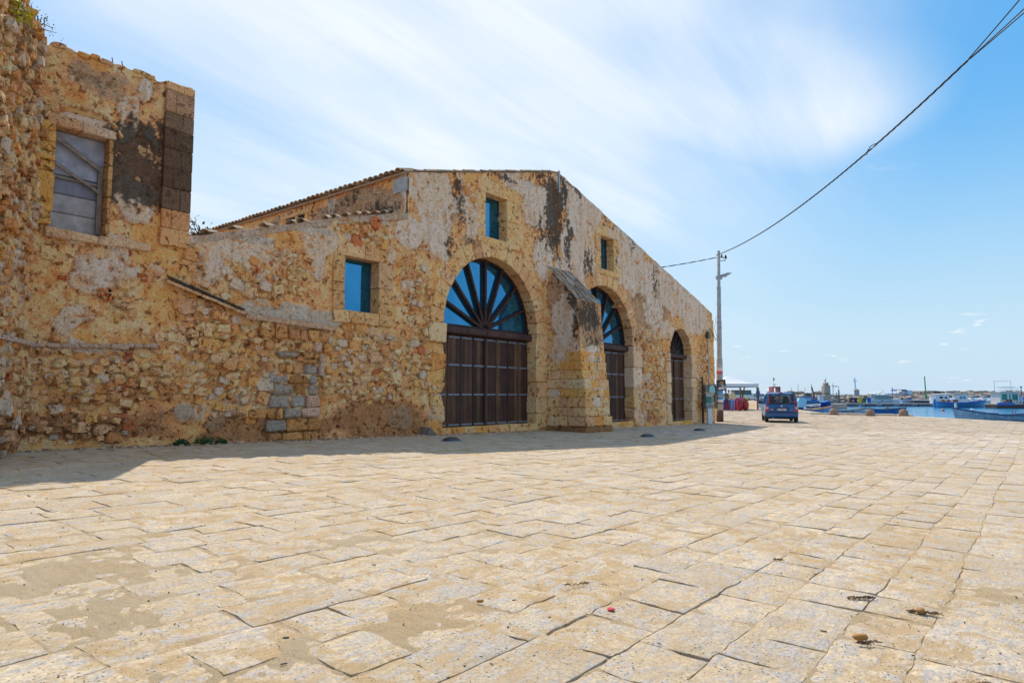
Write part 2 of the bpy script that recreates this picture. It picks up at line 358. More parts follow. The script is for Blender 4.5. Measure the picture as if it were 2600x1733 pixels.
def CHB(ch):
    key = tuple(round(c, 3) for c in ch)
    if key in _cc: return _cc[key]
    a, b, c = (1 - k for k in ch); vs = []; idx = {}
    for sx in (-1, 1):
        for sy in (-1, 1):
            for sz in (-1, 1):
                for k, p in enumerate(((sx, sy * b, sz * c), (sx * a, sy, sz * c), (sx * a, sy * b, sz))):
                    idx[(sx, sy, sz, k)] = len(vs); vs.append(p)
    fs = []
    I = idx
    for sg in (-1, 1):
        q = [(sg, -1, -1), (sg, 1, -1), (sg, 1, 1), (sg, -1, 1)]; f = [I[(*t, 0)] for t in q]; fs.append(tuple(f if sg > 0 else f[::-1]))
        q = [(-1, sg, -1), (-1, sg, 1), (1, sg, 1), (1, sg, -1)]; f = [I[(*t, 1)] for t in q]; fs.append(tuple(f if sg > 0 else f[::-1]))
        q = [(-1, -1, sg), (1, -1, sg), (1, 1, sg), (-1, 1, sg)]; f = [I[(*t, 2)] for t in q]; fs.append(tuple(f if sg > 0 else f[::-1]))
    for s1 in (-1, 1):
        for s2 in (-1, 1):
            fs.append((I[(s1, s2, -1, 0)], I[(s1, s2, 1, 0)], I[(s1, s2, 1, 1)], I[(s1, s2, -1, 1)]))
            fs.append((I[(s1, -1, s2, 0)], I[(s1, 1, s2, 0)], I[(s1, 1, s2, 2)], I[(s1, -1, s2, 2)]))
            fs.append((I[(-1, s1, s2, 1)], I[(1, s1, s2, 1)], I[(1, s1, s2, 2)], I[(-1, s1, s2, 2)]))
            for s3 in (-1, 1): fs.append((I[(s1, s2, s3, 0)], I[(s1, s2, s3, 1)], I[(s1, s2, s3, 2)]))
    vv = [Vector(v) for v in vs]; out = []
    for f in fs:
        n = (vv[f[1]] - vv[f[0]]).cross(vv[f[2]] - vv[f[0]]); ctr = sum((vv[i] for i in f), Vector()) / len(f)
        out.append(f if n.dot(ctr) > 0 else f[::-1])
    _cc[key] = (vs, out); return _cc[key]
def _lump():
    vs = []; ix = {}
    for a in (-1, 0, 1):
        for b in (-1, 0, 1):
            for c in (-1, 0, 1):
                if (a, b, c) != (0, 0, 0): ix[(a, b, c)] = len(vs); vs.append((a, b, c))
    fs = []
    for ax in range(3):
        for sg in (-1, 1):
            for i in (-1, 0):
                for j in (-1, 0):
                    q = []
                    for di, dj in ((0, 0), (1, 0), (1, 1), (0, 1)):
                        p = [i + di, j + dj]; p.insert(ax, sg); q.append(ix[tuple(p)])
                    n = (Vector(vs[q[1]]) - Vector(vs[q[0]])).cross(Vector(vs[q[2]]) - Vector(vs[q[0]]))
                    fs.append(tuple(q) if n[ax] * sg > 0 else tuple(q[::-1]))
    return vs, fs
LUMP = _lump()
def np_mesh(name, verts, faces, mat, parent=None, col=None, smooth=True):
    me = bpy.data.meshes.new(name); nv = len(verts); nf = len(faces); k = faces.shape[1]
    me.vertices.add(nv); me.vertices.foreach_set('co', np.asarray(verts, np.float32).ravel())
    me.loops.add(nf * k); me.loops.foreach_set('vertex_index', np.asarray(faces, np.int32).ravel())
    me.polygons.add(nf); me.polygons.foreach_set('loop_start', np.arange(0, nf * k, k, dtype=np.int32))
    me.update(calc_edges=True); me.validate()
    if col is not None:
        a = me.attributes.new('Col', 'FLOAT_COLOR', 'POINT')
        a.data.foreach_set('color', np.concatenate([col, np.ones((nv, 1))], 1).astype(np.float32).ravel())
    return link_mesh(name, me, mat, parent, smooth)
def at(xs, d):
    t = (xs - 1300) / 1667.0
    return (d * (.7815 + .6239 * t), d * (.6239 - .7815 * t) - 11.7)
def zat(ys, d): return (1002 - ys) / 1667.0 * d
FB={
'P':[(3.9,1.9,.5,.35,.55), (4.6,2.1,.4,.3,.5), (3.6,1.2,.4,.25,.5), (11.37,5.01,0.76,0.62,1), (10.65,3.97,0.45,0.38,1), (11.54,4.26,0.54,0.79,0.9), (12.67,5.2,0.43,0.71,0.55), (12.93,4.78,0.35,0.6,0.7), (15.16,6.19,1.28,0.4,0.6), (16.04,5.72,0.91,0.83,0.75), (18.25,5.03,1.08,1.19,0.95), (18.69,6.47,1.12,0.91,0.8), (17.49,6.63,0.77,0.73,0.6), (21.54,4.64,1.01,0.83,1), (21.56,5.64,1.35,0.83,0.8), (23.67,4.61,2.31,0.88,0.75), (26.1,4.01,2.21,0.75,0.8), (23.63,3.38,1.14,0.7,0.6), (27.9,3.43,1.46,0.79,0.8), (17.71,3.78,1.03,0.58,0.8), (16.14,4.24,0.46,0.82,0.75), (24.57,2.59,1.0,0.36,0.8), (23.59,2.34,1.14,0.26,0.7), (5.73,2.35,0.28,0.44,0.95), (6.26,2.72,0.52,0.23,0.6), (7.03,2.81,0.43,0.24,1), (6.81,2.43,0.09,0.3,0.8), (8.13,3.19,0.38,0.28,0.9), (8.2,2.82,0.19,0.37,0.7), (10.18,3.25,0.19,0.31,0.5), (10.61,2.57,0.2,0.25,0.9), (10.35,-0.54,0.29,0.22,0.95), (6.02,-0.42,0.15,0.19,0.9), (5.6,-0.26,0.15,0.17,0.6), (5.95,2.13,0.25,0.16,0.5), (4.34,4.66,0.21,0.41,0.8), (4.03,4.33,0.32,0.13,1), (3.71,4.3,0.43,0.13,0.9), (4.5,5.13,0.11,0.23,0.8), (4.07,4.12,0.13,0.15,0.9), (4.48,3.19,0.3,0.41,0.7), (4.7,4.39,0.13,0.31,0.6), (3.98,2.43,0.63,0.1,0.6), (3.49,4.98,0.12,0.14,0.5), (4.45,2.29,0.4,0.16,0.5), (11.6,-0.47,0.38,0.43,0.5), (22.38,-0.88,0.63,0.49,0.6), (22.78,0.27,1.07,0.67,0.55)],
'K':[(4.45,3.88,0.50,0.60,1.5), (4.65,3.6,.34,.4,1.3), (4.25,3.75,.22,.4,1.2), (4.17,3.93,0.16,0.29,1), (4.7,4.55,0.2,0.18,0.75), (5.08,4.15,0.32,0.75,1.25), (4.7,3.62,0.25,0.19,0.8), (4.15,3.3,0.12,0.18,0.7), (5.1,3.65,0.16,0.31,0.75), (4.42,4.53,0.12,0.1,0.5), (12.24,5.57,0.27,0.47,0.6), (12.53,5.05,0.24,0.71,0.6), (16.62,5.85,0.33,1.27,0.95), (17.24,6.43,0.3,1.01,0.75), (16.27,6.61,0.7,0.31,0.6), (17.6,4.91,0.2,1.01,0.7), (16.03,4.9,0.27,0.68,0.5), (18.79,4.53,0.28,0.6,0.6), (18.28,6.98,0.49,0.45,0.5), (14.14,6.19,0.79,0.13,0.6), (16.98,5.37,0.24,1.42,0.8), (20.14,6.49,0.37,0.48,0.4), (12.02,3.9,0.23,0.46,0.5), (13.21,4.11,0.72,0.12,0.5), (20.59,5.46,0.25,0.97,0.5), (21.92,6.04,0.35,0.68,0.5), (23.86,4.46,0.39,0.89,0.5), (5.47,0.97,0.23,0.46,0.55), (5.72,1.62,0.16,0.24,0.4), (19.06,3.97,0.57,0.3,0.5), (5.43,1.2,0.15,0.54,0.4)],
'T':[(23.63,3.56,1.6,0.87,0.9), (22.86,2.62,1.45,0.68,0.8), (24.42,3.82,0.96,0.72,0.9), (22.01,3.55,0.86,0.83,0.5), (3.67,5.15,0.49,0.29,0.6), (4.12,5.11,0.39,0.3,0.6), (12.17,4.85,0.33,0.7,0.5), (12.85,4.05,0.52,0.36,0.5), (16.61,4.59,0.59,0.56,0.7), (4.53,5.03,0.28,0.3,0.5), (7.73,4.22,0.1,0.09,0.1), (21.25,6.24,0.66,0.99,0.4)],
'G':[(7.41,1.59,0.88,0.23,1), (6.83,1.66,0.37,0.19,1), (8.23,1.57,0.43,0.18,1), (6.54,-0.19,0.61,0.33,0.55), (7.26,0.06,0.48,0.51,0.8), (6.86,0.9,0.55,0.34,0.45), (7.85,0.23,0.31,0.53,0.6), (5.41,-0.29,0.19,0.19,0.7), (22.77,0.11,1.0,0.66,0.6), (6.43,3.0,0.79,0.08,1), (7.75,3.44,0.72,0.08,1), (5.59,2.84,0.24,0.06,1), (9.33,4.01,0.74,0.07,1), (4.2,0.54,0.57,0.08,0.6), (9.4,0.74,0.73,0.39,0.5), (3.88,0.73,0.73,0.05,1)],
'B':[(3.94,-0.54,1.35,0.2,0.9), (7.48,-0.68,1.57,0.22,0.8), (9.93,-0.63,1.42,0.45,0.9), (6.55,-0.52,0.79,0.33,0.7), (9.55,-0.23,0.74,0.24,0.6), (5.12,-0.4,0.58,0.3,0.5), (23.46,-0.91,1.12,0.34,0.5), (11.61,-0.85,0.45,0.16,0.5)],
'R':[(6.87,0.47,1.57,0.8,1), (5.82,1.08,0.56,0.75,0.95), (9.4,0.65,1.47,0.73,1), (4.21,0.19,1.09,0.42,0.95), (3.48,0.31,0.34,0.6,0.7), (10.97,2.19,0.46,0.96,0.9), (6.82,2.17,0.83,0.38,0.85), (7.37,2.6,0.59,0.44,0.7), (9.21,3.68,0.73,0.3,0.95), (9.85,3.5,0.52,0.41,0.5), (10.67,3.01,0.35,0.43,0.6), (23.16,0.95,1.54,1.52,1), (28.74,0.92,1.01,1.78,0.85), (4.38,1.55,0.22,0.45,0.5), (3.94,-0.57,0.73,0.19,0.9), (3.33,2.31,0.2,0.3,0.5), (10.99,0.91,0.58,0.74,0.9), (29.91,2.99,0.65,1.24,0.5), (5.47,2.07,0.23,0.47,0.6), (4.02,1.58,0.15,0.1,0.4), (12.52,3.29,0.34,0.35,0.3), (3.6,1.46,0.2,0.2,0.3), (4.78,0.75,0.42,0.34,0.5), (3.29,4.23,0.17,0.28,0.5), (11.59,0.18,0.46,0.54,0.6)],
}
# ------------------------------------------------------------------ ground
BANK = at(1902, 67)
def gz(x, y):
    x = np.asarray(x, float); y = np.asarray(y, float)
    h = .76 + .019 * x + .022 * np.maximum(0, -y)
    h = 1.34 - np.logaddexp(0, (1.34 - h) / .06) * .06
    b = np.exp(-(((x - BANK[0] - 1) / 6.0) ** 2 + ((y - BANK[1] - .5) / 2.6) ** 2) ** 1.5)
    return -h + .75 * b
def gz1(x, y): return float(gz(np.array([x]), np.array([y]))[0])
def quay_edge(y):
    y = np.asarray(y, float)
    return np.where(y < -5.2, 48.3 + (y + 5.2) * 1.3, np.where(y < 0, 49.2, np.interp(y, [0, 11.5, 14.4, 16, 21.6, 30, 42], [49.2, 75, 81.5, 86, 104, 140, 200])))
SAND = [(1.6, -7.5, .75, .55, .0075), (1.45, -8.5, .6, .6, .0065), (2.0, -9.45, .5, .28, .007), (1.5, -9.4, .45, .3, .006), (1.75, -6.5, .6, .3, .007), (4.5, -6.3, .7, .2, .009), (2.7, -8.0, .3, .2, .012)]
def sand_h(x, y):
    s = -.0085 + .007 * (fbm(x * .8, y * .8, 31, 3) - .5) + .009 * (fbm(x * 2.6, y * 2.6, 34, 3) - .5)
    for cx, cy, rx, ry, a in SAND: s = s + a * np.exp(-((x - cx) / rx) ** 2 - ((y - cy) / ry) ** 2)
    s = s + .012 * (fbm(x * 9, y * 9, 41, 3) - .5) + .006 * (vnoise(x * 30, y * 30, 44) - .5)
    return np.minimum(s, .02) * (x < 20) + (-.007) * (x >= 20)
def ground():
    xs = np.concatenate([np.arange(-40, -3, 1.5), np.arange(-3, 7, .035), np.arange(7, 18, .14), np.arange(18, 100, .55), np.arange(100, 200, 3.0)])
    ys = np.concatenate([np.arange(-46, -13, 1.2), np.arange(-13, -5, .035), np.arange(-5, 1, .12), np.arange(1, 42, .8)])
    X, Y = np.meshgrid(xs, ys, indexing='ij'); Z = gz(X, Y) + sand_h(X, Y)
    V = np.stack([X, Y, Z], -1).reshape(-1, 3); nx, ny = X.shape
    i = np.arange(nx - 1)[:, None] * ny + np.arange(ny - 1)[None]
    F = np.stack([i, i + ny, i + ny + 1, i + 1], -1)
    cx = (X[:-1, :-1] + X[1:, 1:]) / 2; cy = (Y[:-1, :-1] + Y[1:, 1:]) / 2
    F = F[cx < quay_edge(cy)]
    o = np_mesh('plaza_ground', V, F, 'sand'); tag(o, 'sandy ground of the open quayside square', None, None, 'structure'); return o
GROUND = ground()

def project(P):
    d = np.asarray(P, float) - np.array(EYE); cy, sy = math.cos(YAW), math.sin(YAW); cp, sp = math.cos(math.radians(PITCH)), math.sin(math.radians(PITCH))
    f = d[..., 0] * cy + d[..., 1] * sy; r = d[..., 0] * sy - d[..., 1] * cy
    dd = f * cp + d[..., 2] * sp; u = d[..., 2] * cp - f * sp
    k = 23.0 / 36 * 1024
    return 512 + k * r / dd, 341 - k * u / dd, dd

def paving_stones():
    rnd = random.Random(3); y = -14.6; rows = []
    while y < 14:
        w = rnd.uniform(.25, .37); rows.append((y, y + w)); y += w
    stones = []
    for ri, (y0, y1) in enumerate(rows):
        yc = (y0 + y1) / 2
        x = -3 - rnd.random(); xmax = min(float(quay_edge(yc)) - .35, 62 if yc > 0 else 60)
        if yc > -.02: x = 30.4
        while x < xmax:
            l = rnd.choice((.30, .36, .42, .48, .56)) * rnd.uniform(.9, 1.12)
            if yc > .1 and x < 30.2: x += l; continue
            cx = x + l / 2; px, py, dd = project(np.array([[cx, yc, gz1(cx, yc)]]))
            if dd[0] > 1.2 and -150 < px[0] < 1180 and py[0] < 860:
                stones.append((x, x + l, y0, y1, float(dd[0]), ri))
            x += l
    def yb(x, y, s): return y + .03 * (vnoise(np.asarray(x) * .9, np.asarray(x) * 0 + y * 7.7, 5) - .5) * 2
    big = []
    data = []
    for (x0, x1, y0, y1, dd, ri) in stones:
        data.append((rnd.uniform(.001, .006), rnd.uniform(-.03, .03), rnd.uniform(-.03, .03), rnd.uniform(-.005, .004), rnd.uniform(-.0045, .0045), rnd.uniform(-.0045, .0045), rnd.random(), rnd.random()))
        P = np.array([[x0, y0], [x1, y0], [x1, y1], [x0, y1]]); q = project(np.column_stack([P, gz(P[:, 0], P[:, 1])]))
        px, py = np.clip(q[0], 0, 1024), np.clip(q[1], 0, 682)
        big.append(.5 * abs(np.dot(px, np.roll(py, -1)) - np.dot(py, np.roll(px, -1))))
    order = np.argsort(-np.array(big)); top = set(order[:300].tolist())
    FV = []; FF = []; FC = []; nv = 0
    for k, (x0, x1, y0, y1, dd, ri) in enumerate(stones):
        gap, sk0, sk1, dz, tx, ty, c1, c2 = data[k]
        near = k in top
        nu, nw = (12, 9) if near else ((5, 4) if dd < 16 else (2, 2))
        U, W = np.meshgrid(np.linspace(0, 1, nu), np.linspace(0, 1, nw), indexing='ij')
        if nu > 2:   # pull the outer ring close to the rim so that the edge is crisp but rounded
            e = .07
            for A, n in ((U, nu), (W, nw)):
                pass
            u1 = np.concatenate([[0, e], np.linspace(e, 1 - e, nu - 2)[1:-1], [1 - e, 1]]); w1 = np.concatenate([[0, e], np.linspace(e, 1 - e, nw - 2)[1:-1], [1 - e, 1]])
            U, W = np.meshgrid(u1, w1, indexing='ij')
        xa = x0 + gap + sk0 * (W - .5); xb = x1 - gap + sk1 * (W - .5); X = xa + (xb - xa) * U
        ya = yb(X, y0, 0) + gap; yc = yb(X, y1, 0) - gap; Y = ya + (yc - ya) * W
        if nu > 2:   # broken arrises
            ex = (vnoise(X * 13, Y * 13, 61) - .5) * .020 + (vnoise(X * 40, Y * 40, 62) - .5) * .012
            rim = ((U == 0) | (U == 1) | (W == 0) | (W == 1)) * 1.0
            X = X + ex * rim * np.where(U < .5, 1, -1); Y = Y + (vnoise(X * 11 + 5, Y * 11, 63) - .5) * .018 * rim
        Z = gz(X, Y) + dz + tx * (U - .5) * 1.2 + ty * (W - .5) * 1.2
        if nu > 2:
            edge = np.minimum(np.minimum(U, 1 - U), np.minimum(W, 1 - W))
            Z = Z - .004 * (edge < .01) + .014 * (fbm(X * 4.5, Y * 4.5, 71, 3) - .5) + .006 * (fbm(X * 17, Y * 17, 77, 2) - .5)
        V = np.stack([X, Y, Z], -1).reshape(-1, 3)
        i = np.arange(nu - 1)[:, None] * nw + np.arange(nw - 1)[None]
        F = np.stack([i, i + nw, i + nw + 1, i + 1], -1).reshape(-1, 4)
        ring = [a * nw for a in range(nu)] + [(nu - 1) * nw + b for b in range(1, nw)] + [a * nw + nw - 1 for a in range(nu - 2, -1, -1)] + [b for b in range(nw - 2, 0, -1)]
        rimv = V[ring]; low = rimv - np.array([0, 0, .07]); n0 = len(V); m = len(ring)
        S = np.array([(n0 + (a + 1) % m, n0 + a, n0 + m + a, n0 + m + (a + 1) % m) for a in range(m)])
        V = np.concatenate([V, rimv, low]); F = np.concatenate([F, S])
        xm, ym = (x0 + x1) / 2, (y0 + y1) / 2
        warm = np.array([.62, .475, .305]); grey = np.array([.565, .475, .375])
        t = np.clip((-ym - 3) / 9 * .5 + xm / 30 + (c1 - .5) * .5, 0, 1); c = warm * (1 - t) + grey * t
        if 18.3 < xm < 27.6 and ym < 1: c = np.array([.66, .595, .52])
        elif xm >= 27.6: c = np.array([.42, .36, .30])
        c = c * (.74 + .34 * c2)
        C = np.tile(c, (len(V), 1))
        hgt = V[:, 2] - gz(V[:, 0], V[:, 1]) - sand_h(V[:, 0], V[:, 1]); dust = np.clip(np.exp(-np.maximum(hgt, 0) / .0085) * 1.15 - .10, 0, 1) * .85
        C = lerp3(C, (.58, .425, .255), dust)
        if near:
            o = np_mesh('paving_stone', V, F, 'paving_stone', GROUND, C, True)
        else:
            FV.append(V); FF.append(F + nv); FC.append(C); nv += len(V)
    o = np_mesh('paving_stone_field', np.concatenate(FV), np.concatenate(FF), 'paving_stone', GROUND, np.concatenate(FC), True)
    o['kind'] = 'stuff'
    print('paving', len(stones))
paving_stones()

ZS = -1.95
def sea():
    b = MB(); b.add([(-300, -6000, ZS), (7000, -6000, ZS), (7000, 7000, ZS), (-300, 7000, ZS)], [(0, 1, 2, 3)])
    tag(b.build('sea_water', 'sea_water'), 'calm blue harbour water and open sea', None, None, 'structure')
    # quay face below the plaza edge
    b = MB(); rnd = random.Random(9)
    pts = [(-30, )]
    ys = list(np.arange(-46, -5.2, .9)) + [-5.2] + list(np.arange(-4.4, 40, .9))
    k = []
    for a, c in zip(ys[:-1], ys[1:]):
        p = (float(quay_edge(a)), a); q = (float(quay_edge(c)), c)
        if p[0] > 100: break
        d = Vector((q[0] - p[0], q[1] - p[1], 0)); L = d.length
        if L > 3: continue
        d.normalize(); n = Vector((d.y, -d.x, 0))
        lift = .10 if c > -5.3 else .02
        x, y = (p[0] + q[0]) / 2, (p[1] + q[1]) / 2; zt = gz1(x, y) + lift; w = .8
        def fn(u, v, z, p=p, d=d, n=n, L=L, zt=zt, w=w):
            P = Vector((p[0], p[1], 0)) + d * (L * (.5 + u * .49)) + n * (v * w / 2 - w / 2 + .12)
            return (P.x + rnd.uniform(-.01, .01), P.y + rnd.uniform(-.01, .01), zt - .45 + z * .45 + rnd.uniform(-.008, .008))
        b = MB(); g = rnd.uniform(.85, 1.1); b.chbox(fn, (.04, .04, .05), (.47 * g, .43 * g, .36 * g)); k.append(b)
    q = tag(bpy.data.objects.new('quay_edge', None), 'stone kerb along the edge of the quay above the water', None, None, 'structure'); COLL.objects.link(q)
    for b in k: b.build('kerb_stone', 'paving_stone', q)
sea()

# ------------------------------------------------------------------ wall painting
def emask(u, z, bl):
    e = np.zeros_like(u)
    for cx, cz, rx, rz, s in bl:
        r2 = ((u - cx) / rx) ** 2 + ((z - cz) / rz) ** 2
        e = np.maximum(e, s * np.exp(-.62 * r2 * np.sqrt(r2 + .1)))
    return e
PAL = np.array([(.64, .38, .19), (.60, .335, .13), (.50, .285, .125), (.66, .44, .26), (.62, .39, .205), (.68, .48, .30), (.44, .26, .125), (.60, .42, .27)]) / 1.15
def paint_wall(u, z, FB, bright=1.0):
    N = fbm(u * 2.6, z * 2.6, 101, 5, .55); N2 = fbm(u * 6.5, z * 6.5, 111, 5, .6); N3 = fbm(u * 1.0, z * 1.0, 121, 4)
    ST = fbm(u * 9, z * 1.3, 131, 4, .6); HF = fbm(u * 17, z * 17, 141, 3, .6)
    w1 = (fbm(u * 1.5, z * 1.5, 151, 3) - .5) * .5; w2 = (fbm(u * 1.5 + 9, z * 1.5, 161, 3) - .5) * .4
    uu, zz = u + w1, z + w2
    tan = np.array([.88, .50, .265]); och = np.array([.82, .425, .175]); pink = np.array([.90, .59, .375]); brn = np.array([.44, .235, .08])
    col = np.broadcast_to(tan, u.shape + (3,)).copy()
    col = lerp3(col, och, sst(.42, .62, N3)); col = lerp3(col, pink, sst(.50, .66, N) * .8); col = lerp3(col, brn, sst(.56, .72, N2) * .7)
    disp = .06 * (N3 - .5) + .06 * (N - .5) + .05 * (N2 - .5) + .03 * (HF - .5)
    e = emask(uu, zz, FB['R']); R = sst(.33, .55, e + .5 * (N - .5) + .22 * (N2 - .5))
    f1, f2, cid = worley(u / .20 + (N2 - .5) * .6, z / .145 + (N - .5) * .9, 201)
    g1, g2, cid2 = worley(u / .085, z / .065, 211)
    h = sst(.02, .26, f2 - f1); hs = sst(.02, .3, g2 - g1)
    stone = PAL[np.clip((cid * 8).astype(int), 0, 7)] * 1.5 * (.78 + .36 * _h(np.floor(cid * 9999), np.zeros_like(cid), 5))[..., None]
    mort = lerp3(np.broadcast_to(np.array([.68, .44, .24]), u.shape + (3,)), (.46, .47, .42), sst(.25, .55, emask(uu, zz, FB['G'])) * .9)
    rc = lerp3(mort * (.75 + .5 * hs)[..., None], stone, h) if False else mort * (.78 + .35 * hs)[..., None] * (1 - h[..., None]) + stone * h[..., None]
    col = col * (1 - R[..., None]) + rc * R[..., None]
    disp = disp + R * ((.02 + .10 * cid) * h - .05 + .02 * hs)
    # shallow loose texture and holes where old render has fallen
    hole = sst(.66, .74, fbm(u * 5.5, z * 5.5, 171, 4, .6)) * (1 - R) * .8
    disp = disp - hole * .05; col = lerp3(col, (.42, .23, .08), hole * .85)
    T = sst(.36, .54, emask(uu, zz, FB['T']) + .4 * (N - .5) + .2 * (ST - .5)); col = lerp3(col, (.31, .285, .21), T * .85)
    pe = emask(uu, zz, FB['P']) + .55 * (N - .5) + .40 * (N2 - .5) + .22 * (ST - .5)
    P = sst(.39, .45, pe) * .95
    pc = lerp3(np.broadcast_to(np.array([.61, .635, .59]), u.shape + (3,)), (.46, .45, .40), sst(.5, .7, ST)); pc = lerp3(pc, (.57, .54, .45), sst(.45, .62, N3) * .7)
    P = P * (1 - .7 * sst(.60, .68, N2)) * (1 - R * .35)
    col = col * (1 - P[..., None]) + pc * P[..., None]
    disp = disp * (1 - .55 * P) + .034 * P
    rim = np.exp(-((pe - .375) / .022) ** 2) * (1 - R); col = lerp3(col, (.17, .115, .065), rim * .7)
    G = sst(.40, .50, emask(u + w1 * .4, z + w2 * .25, FB['G']) + .3 * (N2 - .5) + .12 * (N - .5)) * (1 - R * h * .95)
    col = lerp3(col, (.43, .46, .43), G); disp = disp * (1 - .5 * G) + .02 * G
    B = sst(.25, .6, emask(uu, zz, FB['B']) + .3 * (N - .5)); col = lerp3(col, (.25, .165, .085), B * .82)
    ke = emask(uu, zz, FB['K']) + .55 * (N2 - .5) + .60 * (ST - .5) + .95 * (HF - .5)
    K = sst(.34, .60, ke); col = lerp3(col, (.05, .055, .053), K * .92)
    # grey run-off streaks down from the roof line
    return col * bright, disp
def grid_wall(name, parent, us, zs, ztop, holes, world_of, FB, mat='masonry', damp=1.0, paint=paint_wall):
    U, Z = np.meshgrid(us, zs, indexing='ij'); T = ztop(us)[:, None]; Z = np.minimum(Z, T)
    col, disp = paint(U, Z, FB)
    nu, nz = U.shape; V = world_of(U, Z, disp * damp).reshape(-1, 3)
    i = np.arange(nu - 1)[:, None] * nz + np.arange(nz - 1)[None]
    F = np.stack([i, i + nz, i + nz + 1, i + 1], -1)
    keep = (Z[:-1, 1:] - Z[:-1, :-1] > 1e-4) | (Z[1:, 1:] - Z[1:, :-1] > 1e-4)
    cu = (U[:-1, :-1] + U[1:, 1:]) / 2; cz = (Z[:-1, :-1] + Z[1:, 1:]) / 2
    for hfn in holes: keep &= ~hfn(cu, cz)
    F = F[keep]; used = np.unique(F); mp = -np.ones(nu * nz, int); mp[used] = np.arange(len(used))
    return np_mesh(name, V[used], mp[F], mat, parent, col.reshape(-1, 3)[used], True)
def rect_hole(x0, x1, z0, z1): return lambda u, z: (u > x0) & (u < x1) & (z > z0) & (z < z1)
def arch_hole(cx, r, zs_, zb): return lambda u, z: ((np.abs(u - cx) < r) & (z < zs_) & (z > zb)) | ((np.hypot(u - cx, z - zs_) < r) & (z >= zs_))

def front_world(U, Z, d): return np.stack([U, -d, Z], -1)
def front_disp(x, z):
    c, d = paint_wall(np.array([x]), np.array([z]), FB); return float(d[0]), c[0]
def scatter_rubble(parent, x0, x1, z0, z1, world_pt, bl, n, rnd, inside, smin=.045, smax=.16, dens=.5, name='rubble_stone', yaw=0.0, brown=None):
    U = np.array([rnd.uniform(x0, x1) for _ in range(n)]); Z = np.array([rnd.uniform(z0, z1) for _ in range(n)])
    e = emask(U, Z, bl); pts = []; out = []
    for i in np.argsort(-np.array([rnd.random() ** 2.0 for _ in range(n)])):
        if e[i] < .30 + .35 * rnd.random(): continue
        if not inside(U[i], Z[i]): continue
        f = rnd.random() ** 1.7; s = smin + (smax - smin) * f
        ok = True
        for (a, b, r) in pts:
            if abs(a - U[i]) < (r + s) * dens * 2 and math.hypot(a - U[i], (b - Z[i]) * 1.25) < (r + s) * dens * 1.75: ok = False; break
        if ok: pts.append((U[i], Z[i], s))
    pts.sort(key=lambda t: -t[2])
    stuff = MB(); ns = 0
    for k, (u, z, s) in enumerate(pts):
        c = PAL[rnd.randrange(8)] * rnd.uniform(.8, 1.22)
        if rnd.random() < .02: c = np.array((.34, .14, .065)) * rnd.uniform(.8, 1.2)
        elif rnd.random() < .15: c = np.array((.40, .40, .36))
        if z < -.45: c = c * .8
        c = tuple(float(q * min(1.28, .84 / max(c))) for q in c)
        P, rz = world_pt(u, z)
        asp = rnd.uniform(.6, 1.0)
        b = MB() if k < 300 else stuff
        vs, fs = LUMP; tilt = rnd.uniform(-.35, .35); ct, st = math.cos(tilt), math.sin(tilt); cy, sy = math.cos(rz), math.sin(rz); bx = rnd.uniform(.55, 1.0)
        out = []
        for p in vs:
            l = math.sqrt(p[0] ** 2 + p[1] ** 2 + p[2] ** 2); kk = bx + (1 - bx) / l
            x, y, w = (p[i] * kk * (1 + rnd.uniform(-.24, .24)) for i in range(3))
            x, w = x * s, w * s * asp; x, w = x * ct - w * st, x * st + w * ct; y = y * s * .5 + s * .24
            out.append((P[0] + x * cy - y * sy, P[1] + x * sy + y * cy, P[2] + w))
        b.add(out, fs, c)
        if k < 300: b.build(name, 'masonry', parent)
    if stuff.v:
        o = stuff.build(name + '_field', 'masonry', parent); o['kind'] = 'stuff'
    print(parent.name, 'rubble', len(pts))
# ------------------------------------------------------------------ buildings along the square
OCH = [(.62, .33, .115), (.66, .38, .165), (.56, .295, .10), (.68, .42, .225), (.62, .39, .205)]
VOU = [(.60, .42, .25), (.52, .375, .24), (.64, .42, .22), (.47, .335, .215), (.68, .49, .32)]
CRM = [(.50, .51, .43), (.47, .47, .39), (.54, .55, .48), (.44, .45, .385)]
def pick(rnd, pal, v=.12):
    c = rnd.choice(pal); k = rnd.uniform(1 - v, 1 + v); k *= min(1.22, .76 / max(c)); return tuple(min(q * k, .84) for q in c)
def mixin(c, x, z, w=.5):
    p = front_disp(x, z)[1]; return tuple(float(a * (1 - w) + b * w) for a, b in zip(c, p))
def lin(xs, ys): return lambda u: np.interp(u, xs, ys)

def stone_frame(parent, x0, x1, z0, z1, ox0, ox1, oz0, oz1, rnd, pal, name='window_surround_stone', nl=2, nj=2, ns=3, yb=.34, yf=-.035):
    # lintel, jambs and sill of separate blocks, open in the middle
    xs = np.linspace(ox0, ox1, nl + 1)
    for a, b in zip(xs[:-1], xs[1:]): MB().block(a + .006, b - .006, yf, yb, z1, oz1, rnd, .014, .008, mixin(pick(rnd, pal), (a + b) / 2, (z1 + oz1) / 2)).build(name, 'masonry', parent)
    zs = np.linspace(z0, z1, nj + 1)
    for a, b in zip(zs[:-1], zs[1:]):
        MB().block(ox0, x0, yf, yb, a + .005, b - .005, rnd, .014, .008, pick(rnd, pal)).build(name, 'masonry', parent)
        MB().block(x1, ox1, yf, yb, a + .005, b - .005, rnd, .014, .008, pick(rnd, pal)).build(name, 'masonry', parent)
    xs = np.linspace(ox0, ox1, ns + 1)
    for a, b in zip(xs[:-1], xs[1:]): MB().block(a + .006, b - .006, yf - .02, yb, oz0, z0, rnd, .014, .008, pick(rnd, pal)).build(name, 'masonry', parent)
